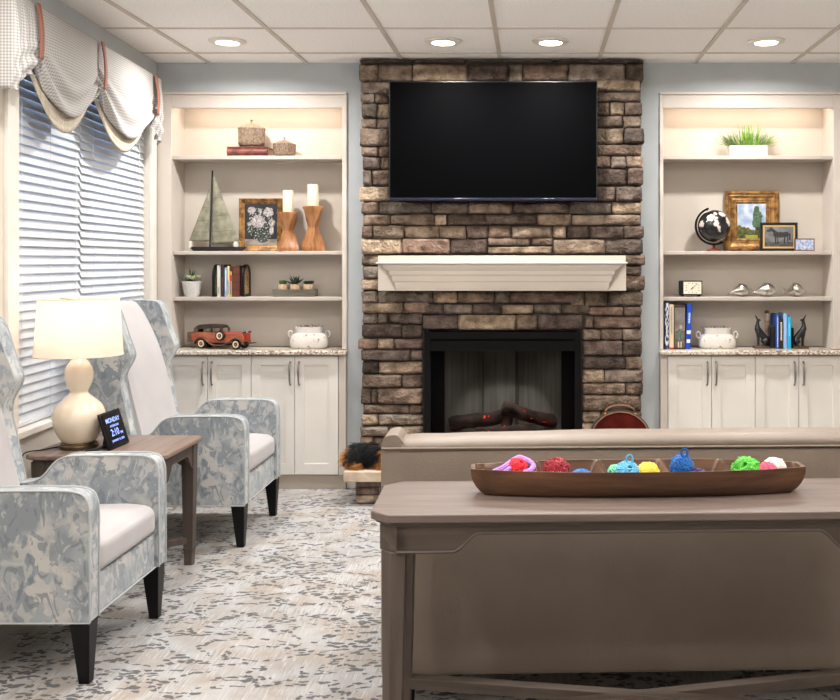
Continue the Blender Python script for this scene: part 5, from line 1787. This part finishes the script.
# ---- capsule-built animals: one continuous surface per body
def capsules(m, chain, n=10):
    for p0, r0, p1, r1 in chain:
        p0, p1 = Vector(p0), Vector(p1)
        N = 8
        m.ball(p0, r0, n=n); m.ball(p1, r1, n=n)
        if (p1 - p0).length > 1e-5: m.tube([p0.lerp(p1, i / N) for i in range(N + 1)], [r0 + (r1 - r0) * i / N for i in range(N + 1)], n * 2)
def greyhound(px, flip, label):
    Y = 6.165; X = PX(px, Y); s = -1 if flip else 1
    t = thing('greyhound_bookend', (X, Y, CT + .0005), label, 'bookend', 'pair of black greyhound bookends')
    # silhouette faces -x when s=1; x measured in photo pixels from the base centre, z in pixels above the counter
    def p(a, b, y=0): return (s * a * K, y, b * K + .0)
    bm_ = Mb()
    C = [
        (p(-3.5, 28.2), .0075, p(-6.3, 33.2), .0028),        # muzzle lifted
        (p(-3.2, 27.8), .0095, p(-3.9, 24), .0115),          # head, neck
        (p(-3.9, 24), .0115, p(-4.0, 19.5), .0175),
        (p(-3.8, 19.2), .0195, p(-.5, 15.2), .0185),         # chest
        (p(-.5, 15.2), .0185, p(4.4, 8.8), .0215),           # loin, haunch
        (p(4.4, 8.8), .0205, p(4.9, 5.6), .015),
        (p(-4.2, 17.5), .0125, p(-2.9, 10), .0075, ), 
    ]
    C = [c for c in C]
    for y in (-.012, .012):
        C.append((p(-3.6, 16, y), .011, p(-2.9, 9, y), .0065)); C.append((p(-2.9, 9, y), .0065, p(-2.7, 2.4, y), .0055))
        C.append((p(-2.7, 2.0, y), .0058, p(-4.2, 1.9, y), .0052))
        C.append((p(4.4, 7.6, y * 1.2), .0165, p(1.2, 6.8, y * 1.3), .0095)); C.append((p(1.2, 6.8, y * 1.3), .009, p(4.0, 3.2, y * 1.3), .0062))
        C.append((p(4.0, 3.0, y * 1.3), .006, p(.6, 2.0, y * 1.3), .0055))
    C.append((p(-1.6, 28.6, .007), .004, p(-.4, 26.8, .008), .0022)); C.append((p(-1.6, 28.6, -.007), .004, p(-.4, 26.8, -.008), .0022))
    C.append((p(5.4, 4, 0), .004, p(7.4, 2.4, 0), .0028))
    capsules(bm_, C, 8)
    bm_.build('greyhound', mat('black_cast_iron', (22, 24, 26), .38), t, local=True, remesh=.0032)
    m = Mb().box(-.050 if True else 0, .050, -.035, .035, .0003, .0125); m.build('base', mat('bronze_base', (96, 70, 44), .5, .3), t, local=True, bevel=.002)
    x = s * .048
    Mb().box(min(x, x + s * .005), max(x, x + s * .005), -.035, .035, .0006, .13).build('upright_plate', BLACK, t, local=True)
greyhound(761.3, False, 'left black greyhound bookend, nose raised to the left')
greyhound(799.8, True, 'right black greyhound bookend, nose raised to the right')

# ---- silver fish
SILV = mat('polished_silver', (214, 210, 204), .16, 1.0)
def fish(px, W_, H_, rz, label, tail=True, seed=0):
    Y = 6.17; X = PX(px, Y)
    t = thing('silver_fish', (X, Y, S3 + .0006), label, 'figurine', 'silver fish figurines', rz=rz)
    L = W_ * K * 1.12; h = H_ * K * 1.08
    m = Mb()
    def body(u, v):
        a = 2 * PI * v
        r = math.sin(PI * min(1, u * 1.02) ** 1.6) ** .75 if 0 < u < 1 else 0
        r = max(r, .10 if u < .5 else .02)
        zc = h * .42 + (.12 * h) * math.sin(PI * u)
        x = -L * .40 + L * .86 * u
        rr = r * h * .48
        return (x, rr * .85 * math.cos(a), max(.001, zc - h * .05 * (1 - u) * 3 + rr * math.sin(a)))
    m.grid(body, 28, 16)
    for u in (0, 1): m.add([body(u, k / 16) for k in range(16)], [tuple(range(16))])
    weld(m.build('body', SILV, t, local=True, angle=50))
    m = Mb()
    xt = -L * .40; zt = h * .28
    for sg in (1, -.45):
        leaf(m, (xt + .01, 0, zt), (xt - L * .09, 0, zt + sg * h * .42), .008, (0, 0, 0), 5, .3)
    m.build('tail_fin', SILV, t, local=True)
    m = Mb()
    for k in range(5):
        leaf(m, (L * (.0 + .05 * k), 0, h * (.80 + .015 * k)), (L * (-.06 + .055 * k), 0, h * (.96 + .05 * math.sin(k))), .007, (0, 0, 0), 4, .3)
    m.build('dorsal_fin', SILV, t, local=True)
    m = Mb()
    for sg in (-1, 1):
        leaf(m, (L * .16, sg * h * .30, h * .36), (L * .02, sg * h * .55, h * .04 + .002), .009, (0, 0, .004), 4, .3)
        m.ball((L * .33, sg * h * .25, h * .55), .004, n=6)
    m.build('side_fins', SILV, t, local=True)
fish(739, 24, 12.5, R(14), 'leftmost silver fish figurine, tail to the left')
fish(763.5, 25, 13.0, R(-12), 'middle silver fish figurine with the raised back fin')
fish(793.5, 21, 13.0, R(-42), 'rightmost silver fish figurine, turned towards the room')

# ---- distressed white vessels
CHALK = mat('distressed_chalk_white', (206, 200, 193), .85, col2=(150, 126, 102), nscale=48, detail=3, lo=.63, hi=.68, bump=.3)
def vessel(px, wpx, bpy_h, nh, label, Y=6.17):
    X = PX(px, Y)
    t = thing('white_vessel', (X, Y, CT + .0005), label, 'vessel', 'distressed white two-handled vessels')
    hw = wpx * K / 2; hb = bpy_h * K; hn = nh * K
    prof = [(.0, .84), (.004, .90), (.10, .965), (.30, 1.0), (.55, .985), (.78, .92), (.92, .84), (1.0, .76)]
    prof = smooth_pts(prof, 2)
    m = Mb(); N = 48
    ring = lambda k, z: [(X + math.copysign(abs(math.cos(2 * PI * i / N)) ** .62, math.cos(2 * PI * i / N)) * hw * k, Y + math.copysign(abs(math.sin(2 * PI * i / N)) ** .8, math.sin(2 * PI * i / N)) * (.062 * k), z) for i in range(N)]
    rings = [ring(k, CT + .0006 + hb * z) for z, k in prof]
    rings += [ring(.70, CT + hb + .003), ring(.69, CT + hb + hn * .5), ring(.715, CT + hb + hn), ring(.67, CT + hb + hn), ring(.66, CT + hb * .8)]
    for r in rings: m.v += r
    for i in range(len(rings) - 1):
        for k in range(N): m.f.append((i * N + k, i * N + (k + 1) % N, (i + 1) * N + (k + 1) % N, (i + 1) * N + k))
    m.f.append(tuple(range(N))[::-1]); m.f.append(tuple(range((len(rings) - 1) * N, len(rings) * N)))
    m.build('vessel_body', CHALK, t, angle=55)
    for s in (-1, 1):
        c = Vector((X + s * hw * .99, Y, CT + hb * .98)); r = .0165
        Mb().tube([c + Vector((s * r * .8 * math.cos(a), 0, r * 1.15 * math.sin(a))) for a in [2 * PI * i / 20 for i in range(20)]], .0042, 8, closed=True).build('ring_handle', CHALK, t)
    m = Mb(); rnd = random.Random(int(px))
    for k in range(34):
        b = Vector((X + rnd.uniform(-.6, .6) * hw, Y + rnd.uniform(-.03, .03), CT + hb + hn * .5))
        q = b + Vector((rnd.uniform(-.03, .03), rnd.uniform(-.01, .01), rnd.uniform(.018, .036)))
        m.tube([b, b.lerp(q, .5) + Vector((rnd.uniform(-.006, .006), 0, 0)), q], .0013, 4)
    m.build('dried_twigs', mat('dried_twig', (112, 94, 80), .9), t)
vessel(309, 37.5, 14.5, 7, 'distressed white two-handled vessel with dried twigs, right of the model car')
vessel(717, 37.5, 13.5, 7, 'distressed white two-handled vessel with dried twigs, right of the blue book')

# ---- clock
def desk_clock():
    Y = 6.16; x0, x1 = PX(679, Y), PX(702, Y); z0 = S3 + .0006; h = PZ(280.5, Y) - z0
    t = thing('desk_clock', ((x0 + x1) / 2, Y, z0), 'small black desk clock with cream rectangular face', 'clock')
    f = .010
    weld(rbox(Mb(), x0, x1, Y - .018, Y + .02, z0 + .009, z0 + h, .004, 6).build('case', BLACK, t))
    Mb().box(x0 + .01, x0 + .03, Y - .012, Y + .014, z0, z0 + .010).box(x1 - .03, x1 - .01, Y - .012, Y + .014, z0, z0 + .010).build('feet', BLACK, t)
    a0, a1, c0, c1 = x0 + .026, x1 - .007, z0 + .017, z0 + h - .008
    Mb().box(a0, a1, Y - .0195, Y - .0182, c0, c1).build('dial', mat('cream_dial', (226, 216, 196), .6), t)
    cx, cz = (a0 + a1) / 2, (c0 + c1) / 2
    m = Mb()
    for k in range(12):
        an = 2 * PI * k / 12; q = 1 / max(abs(math.cos(an)), abs(math.sin(an)))
        px_, pz_ = cx + .042 * q * math.sin(an) * .95, cz + .030 * q * math.cos(an) * .95
        m.box(px_ - .0018, px_ + .0018, Y - .0203, Y - .0197, pz_ - .003, pz_ + .003)
    m.build('numeral_marks', BLACK, t)
    m = Mb()
    m.tube([(cx - .006, Y - .0212, cz - .004), (cx + .032, Y - .0212, cz + .026)], .0012, 5); m.tube([(cx, Y - .0212, cz), (cx - .012, Y - .0212, cz - .010)], .0018, 5)
    m.ball((cx, Y - .021, cz), .004, .0015, .004, 6); m.build('hands', BLACK, t)
desk_clock()

# ---- globe
def globe():
    Y = 6.18; c = P(714, 226, Y); r = 16.2 * K
    t = thing('desk_globe', (c.x, Y, S2), 'black and silver desk globe on a red-brown wooden foot', 'globe')
    tilt = Matrix.Rotation(R(-23), 3, 'Y')
    lands = [(.02, .12, .17, .20), (.05, -.22, .11, .26), (-.10, .62, .34, .24), (-.28, .72, .2, .14), (.35, .78, .16, .12), (.02, .36, .07, .10), (.9, .5, .3, .25), (.95, -.05, .22, .36), (-1.0, .45, .25, .2), (2.0, .5, .6, .3), (2.6, -.4, .3, .2), (-2.2, .4, .4, .2)]
    def colf(u, v):
        lon = 2 * PI * u; lat = PI * (v - .5)
        # longitude zero faces the room (-y)
        lo = (lon - 1.5 * PI + PI) % (2 * PI) - PI
        for a, b, rx, ry in lands:
            if ((lo - a) / rx) ** 2 + ((lat - b) / ry) ** 2 + 1.0 * n2(lon * 5, lat * 5, 3) < .85: return srgb((214, 204, 196))
        if lat < -1.15 or lat > 1.25: return srgb((214, 204, 196))
        return srgb((20, 20, 24))
    m = Mb(); NU, NV = 96, 56
    def fn(u, v):
        lon = 2 * PI * u; lat = PI * (v - .5)
        q = Vector((r * math.cos(lat) * math.cos(lon), r * math.cos(lat) * math.sin(lon), r * math.sin(lat)))
        return tuple(tilt @ q + c)
    m.grid(fn, NU, NV, colf)
    o = weld(m.build('sphere', mat('globe_surface', (255, 255, 255), .25, col2=(240, 240, 240), attr=True, coat=.4), t))
    R2 = r + .010
    ax = tilt @ Vector((0, 0, 1))
    base_a = math.atan2(ax.z, ax.x)
    pts = [c + Vector((R2 * math.cos(base_a + a), 0, R2 * math.sin(base_a + a))) for a in [PI * i / 32 for i in range(-1, 34)]]
    m = Mb()
    vs = []
    for p_ in pts:
        d = (p_ - c).normalized()
        for rr, yy in ((-.003, -.010), (.009, -.010), (.009, .010), (-.003, .010)): vs.append(p_ + d * rr + Vector((0, yy, 0)))
    fs = [(0, 1, 2, 3), tuple(range(len(vs) - 4, len(vs)))]
    for i in range(len(pts) - 1):
        for k in range(4): fs.append((i * 4 + k, i * 4 + (k + 1) % 4, (i + 1) * 4 + (k + 1) % 4, (i + 1) * 4 + k))
    m.add(vs, fs)
    m.ball(c + ax * (r + .012), .009, n=6); m.ball(c - ax * (r + .010), .007, n=6)
    m.build('meridian_arm', mat('matte_black_arm', (12, 12, 13), .7, spec=.2), t)
    red = mat('red_brown_lacquer', (120, 44, 30), .3)
    zb = c.z - R2 - .008 - S2
    Mb().lathe([(.046, .0008), (.048, .004), (.046, .009), (.030, .014), (.012, .020), (.008, zb * .6), (.010, zb)], 32, (c.x, Y, S2)).build('foot', red, t)
globe()

# ---- vintage model car
def model_car():
    Y = 6.15; X = PX(221, Y); z = CT + .0006
    t = thing('model_car', (X, Y, z), 'wooden model of a vintage car, orange-red with dark brown roof and fenders', 'model car', rz=R(-17))
    RED = mat('orange_red_wood', (178, 98, 60), .35, col2=(150, 62, 40), nscale=3, stretch=(3, 12, 12), coat=.4)
    REDH = mat('deep_red_lacquer', (156, 56, 42), .3, coat=.4)
    BRN = mat('taupe_brown_wood', (110, 84, 62), .4, col2=(84, 62, 44), nscale=3, stretch=(3, 12, 12), coat=.3)
    DRK = mat('very_dark_brown', (52, 38, 30), .4)
    u = K                                             # one photo pixel
    def X_(a): return a * u * 1.13
    yb = .048
    # a: px along the car from its middle (+ towards the bonnet); b: px above the counter
    body = [(-25, 6), (-27, 12), (-26, 16), (-5, 16), (2, 16.2), (24, 15.5), (25.5, 14), (25.5, 6)]
    Mb().prism(smooth_pts(body + [body[0]], 1)[:-1], lambda p, q, s: (X_(p), s, q * u), -yb + .008, yb - .008).build('lower_body', RED, t, local=True, bevel=.003)
    hood = [(1, 8), (1, 17), (24, 16.2), (26.5, 15), (26.5, 7)]
    Mb().prism(hood, lambda p, q, s: (X_(p), s, q * u), -.024, .024).build('bonnet', REDH, t, local=True, bevel=.006, seg=3)
    gl = [(26.6, 7.5), (26.6, 16.2), (27.6, 16.4), (28.2, 15.5), (28.2, 7.5)]
    Mb().prism(gl, lambda p, q, s: (X_(p), s, q * u), -.020, .020).build('radiator_grille', REDH, t, local=True, bevel=.002)
    roof = smooth_pts([(-24, 16), (-23, 19.5), (-21, 22.3), (-17, 23.6), (-5, 23.8), (2.5, 23.2), (4.2, 21.5), (5.2, 16.2)], 1) 
    # cabin with real window openings: pillars, roof
    m = Mb()
    top = smooth_pts([(-23.5, 19.5), (-21.5, 22.3), (-17, 23.8), (-5, 24), (2.5, 23.4), (4.4, 21.6)], 1)
    m.prism(top + [(4.2, 20.6), (-23.3, 18.6)][::1], lambda p, q, s: (X_(p), s, q * u), -.040, .040)
    m.build('roof', DRK, t, local=True, bevel=.003)
    for s in (-1, 1):
        for a, b in ((-24.5, -20.3), (-13.8, -11.8), (-4.6, -2.8), (3.6, 5.4)):
            Mb().prism([(a, 15.8), (a + (.8 if a < -20 else 0), 20.6), (b, 20.6), (b, 15.8)], lambda p, q, y: (X_(p), y, q * u), s * .034, s * .040).build('window_pillar', BRN, t, local=True)
    Mb().box(X_(-24), X_(-22.5), -.033, .033, 15.8 * u, 20.5 * u).build('rear_panel', BRN, t, local=True)
    Mb().box(X_(-23), X_(5), -.036, .036, 15.3 * u, 16.2 * u).build('window_sill_panel', DRK, t, local=True)
    # fenders and running boards
    for s in (-1, 1):
        m = Mb()
        pts = []
        for cx, rr, a0, a1 in ((-15.5, 6.7, 175, 35), (19.3, 6.7, 150, 8)):
            pts += [(cx + rr * math.cos(R(a0 + (a1 - a0) * i / 12)), 4.9 + rr * math.sin(R(a0 + (a1 - a0) * i / 12))) for i in range(13)]
        pts = smooth_pts(pts[:13] + [(-6, 5.2), (-2, 4.2), (6, 4.2), (10, 6.6)] + pts[13:], 1)
        vs = []
        for p, q in pts:
            for y, dz in ((s * .026, 0), (s * .050, 0), (s * .056, -.004), (s * .054, -.006), (s * .026, -.006)): vs.append((X_(p), y, q * u + dz))
        fs = [(0, 1, 2, 3, 4), tuple(range(len(vs) - 5, len(vs)))]
        for i in range(len(pts) - 1):
            for k in range(5): fs.append((i * 5 + k, i * 5 + (k + 1) % 5, (i + 1) * 5 + (k + 1) % 5, (i + 1) * 5 + k))
        m.add(vs, fs); m.build('fender', BRN, t, local=True)
    tire = mat('black_tyre', (20, 18, 18), .6); rim = mat('cream_wheel_ring', (226, 206, 172), .4); hub = mat('brass_hub', (196, 132, 62), .3, .6)
    def wheel(a, b, y, s, k=1.0):
        M = Matrix.Rotation(R(90) * -s, 3, 'X')
        r = 4.9 * u * k
        wo = Mb().lathe([(r * .5, -.008), (r * .95, -.009), (r, -.005), (r, .005), (r * .95, .009), (r * .72, .0095), (r * .68, .007)], 28, (X_(a), y, b * u), M=M).build('wheel', tire, t, local=True)
        Mb().lathe([(r * .66, .0), (r * .70, .0098), (r * .52, .0108), (r * .46, .0085)], 28, (X_(a), y, b * u), M=M).build('wheel_ring', rim, wo, local=True)
        Mb().lathe([(r * .42, .002), (r * .40, .0086)], 24, (X_(a), y, b * u), M=M).build('wheel_disc', tire, wo, local=True)
        Mb().lathe([(r * .24, .002), (r * .22, .012), (r * .08, .014)], 16, (X_(a), y, b * u), M=M).build('hub_cap', hub, wo, local=True)
    for a in (-15.5, 19.6):
        for s in (-1, 1): wheel(a, 4.92, s * .043, s)
    wheel(4.2, 13.2, -.052, -1, 1.0)
    m = Mb()
    for s in (-1, 1):
        m.tube([(X_(25), s * .028, 16.5 * u), (X_(26.8), s * .028, 16.8 * u)], [.003, .007], 10); m.ball((X_(26.9), s * .028, 16.8 * u), .007, n=8)
        m.tube([(X_(25), s * .028, 16.5 * u), (X_(25), s * .024, 11 * u)], .0018, 5)
    m.build('headlamps', DRK, t, local=True)
    Mb().tube([(X_(30.5), -.052, 6 * u), (X_(31.5), -.03, 6.2 * u), (X_(31.8), 0, 6.3 * u), (X_(31.5), .03, 6.2 * u), (X_(30.5), .052, 6 * u)], .0035, 8).box(X_(26), X_(31.5), -.004, .004, 5.6 * u, 6.6 * u).build('bumper', DRK, t, local=True)
    Mb().box(X_(-32), X_(-26.5), -.030, .030, 5.5 * u, 15.5 * u).build('luggage_trunk', BRN, t, local=True, bevel=.003)
    Mb().box(X_(-18), X_(24), -.012, .012, 3.2 * u, 6.1 * u).tube([(X_(-15.5), -.036, 4.72 * u), (X_(-15.5), .036, 4.72 * u)], .003, 6).tube([(X_(19.6), -.036, 4.72 * u), (X_(19.6), .036, 4.72 * u)], .003, 6).build('chassis', DRK, t, local=True)
model_car()

# ================================================================ ON THE HEARTH
def plush_dog():
    z = .2045
    X0 = PX(362, 5.74); Y0 = 5.745
    t = thing('plush_dog', (X0, Y0, z), 'long-haired black and tan plush dog lying asleep on the hearth, partly behind the sofa', 'stuffed dog')
    tan = mat('tan_dog_hair', (206, 148, 84), .8, col2=(170, 108, 52), nscale=8)
    blk = mat('black_dog_hair', (44, 46, 48), .55, col2=(24, 26, 28), nscale=8)
    C = [((-.05, .0, .062), .058, (.09, .0, .068), .062), ((-.07, -.01, .050), .046, (-.03, -.04, .028), .026), ((.09, -.0, .065), .055, (.15, -.03, .055), .040),
         ((.15, -.03, .055), .042, (.19, -.055, .045), .034), ((.19, -.055, .042), .022, (.215, -.085, .028), .014), ((.10, -.05, .022), .018, (.20, -.075, .014), .012),
         ((-.05, -.05, .018), .017, (.01, -.075, .014), .012), ((-.085, .0, .03), .016, (-.10, -.045, .014), .010),
         ((.175, -.02, .075), .012, (.165, -.015, .098), .005), ((.20, -.04, .072), .012, (.205, -.035, .095), .005)]
    m = Mb(); 
    capsules(m, C, 8)
    m.build('dog_body', mat('dark_dog_skin', (66, 54, 46), .9), t, local=True, remesh=.006)
    rnd = random.Random(21)
    def hair(name, mt, n, test, L0, L1):
        m = Mb(); k = 0; tries = 0
        while k < n and tries < n * 30:
            tries += 1
            c = rnd.choice(C[:7]); u = rnd.random()
            p0, p1 = Vector(c[0]), Vector(c[2]); r = c[1] + (c[3] - c[1]) * u; q = p0.lerp(p1, u)
            d = Vector((rnd.gauss(0, 1), rnd.gauss(0, 1), rnd.gauss(0, 1))).normalized()
            if d.z < -.5: continue
            b = q + d * r * .93
            if b.z < .006 or not test(b, d): continue
            L = rnd.uniform(L0, L1)
            fl = Vector((-.55 + rnd.uniform(-.35, .35), -.45 + d.y * .5, -.75 + .8 * max(0, d.z) + rnd.uniform(-.2, .3))).normalized()
            p_1 = b + d * L * .30 + fl * L * .18; p_2 = b + d * L * .32 + fl * L * .6; p_3 = b + d * L * .18 + fl * L
            for pp in (p_1, p_2, p_3): pp.z = max(pp.z, .003)
            m.tube([b, p_1, p_2, p_3], [.0016, .0015, .0012, .0004], 3); k += 1
        o = m.build(name, mt, t, local=True); tag(o, kind='stuff')
    hair('black_hair', blk, 2400, lambda b, d: b.z > .040 and -.055 < b.x < .125, .035, .06)
    hair('tan_hair', tan, 1700, lambda b, d: b.x > .12 or b.z < .040 or b.x < -.06, .03, .05)
    m = Mb().ball((.219, -.088, .031), .006, n=6); m.build('nose', BLACK, t, local=True)
    m = Mb().box(.178, .186, -.088, -.084, .050, .053).box(.206, .213, -.066, -.062, .052, .055); m.build('closed_eyes', BLACK, t, local=True)
plush_dog()

def round_drum():
    Y = 5.70; X = PX(620, Y); rx, rz_ = .182, .171; zc = .2048 + rz_ + .004
    t = thing('round_fireside_piece', (X, Y, .2045), 'dark red round-faced piece with tan rim and arched handle on the hearth, behind the sofa', 'fireside decoration')
    red = mat('dark_red_face', (96, 30, 22), .8, col2=(70, 18, 14), spec=.1, nscale=14)
    tanm = mat('tan_rim', (156, 116, 94), .6, col2=(128, 88, 68), nscale=12); gun = mat('gunmetal_band', (92, 84, 84), .35, .7)
    N = 64
    def ringm(r_out, r_in, y0, y1):
        m = Mb()
        for r_, y in ((r_out, y0), (r_out, y1), (r_in, y1), (r_in, y0)):
            m.v += [(X + r_ * rx * math.cos(2 * PI * k / N), y, zc + r_ * rz_ * math.sin(2 * PI * k / N)) for k in range(N)]
        for i in range(4):
            for k in range(N): m.f.append((i * N + k, i * N + (k + 1) % N, ((i + 1) % 4) * N + (k + 1) % N, ((i + 1) % 4) * N + k))
        return m
    ringm(1.0, .965, Y - .03, Y + .012).build('outer_band', gun, t)
    ringm(.963, .925, Y - .034, Y + .01).build('rim', tanm, t)
    m = Mb(); m.v = [(X, Y - .024, zc)] + [(X + .93 * rx * math.cos(2 * PI * k / N), Y - .020, zc + .93 * rz_ * math.sin(2 * PI * k / N)) for k in range(N)] + [(X + .93 * rx * math.cos(2 * PI * k / N), Y + .010, zc + .93 * rz_ * math.sin(2 * PI * k / N)) for k in range(N)] + [(X, Y + .010, zc)]
    for k in range(N):
        j = (k + 1) % N
        m.f += [(0, 1 + k, 1 + j), (1 + k, 1 + N + k, 1 + N + j, 1 + j), (2 * N + 1, 1 + N + j, 1 + N + k)]
    m.build('face', red, t)
    pts = [(X + .085 * math.sin(a), Y - .01, zc + rz_ - .012 + .038 * math.cos(a)) for a in [R(-84 + 168 * i / 20) for i in range(21)]]
    h = Mb().tube(pts, .0055, 8); ho = h.build('handle', mat('brown_strap_handle', (120, 84, 58), .5), t)
    m = Mb()
    for s in (-1, 1): m.ball((X + s * .088, Y - .032, zc + rz_ * .87), .009, .006, .009, 8)
    m.build('rivets', mat('brass_rivet', (160, 120, 70), .35, .8), t)
round_drum()
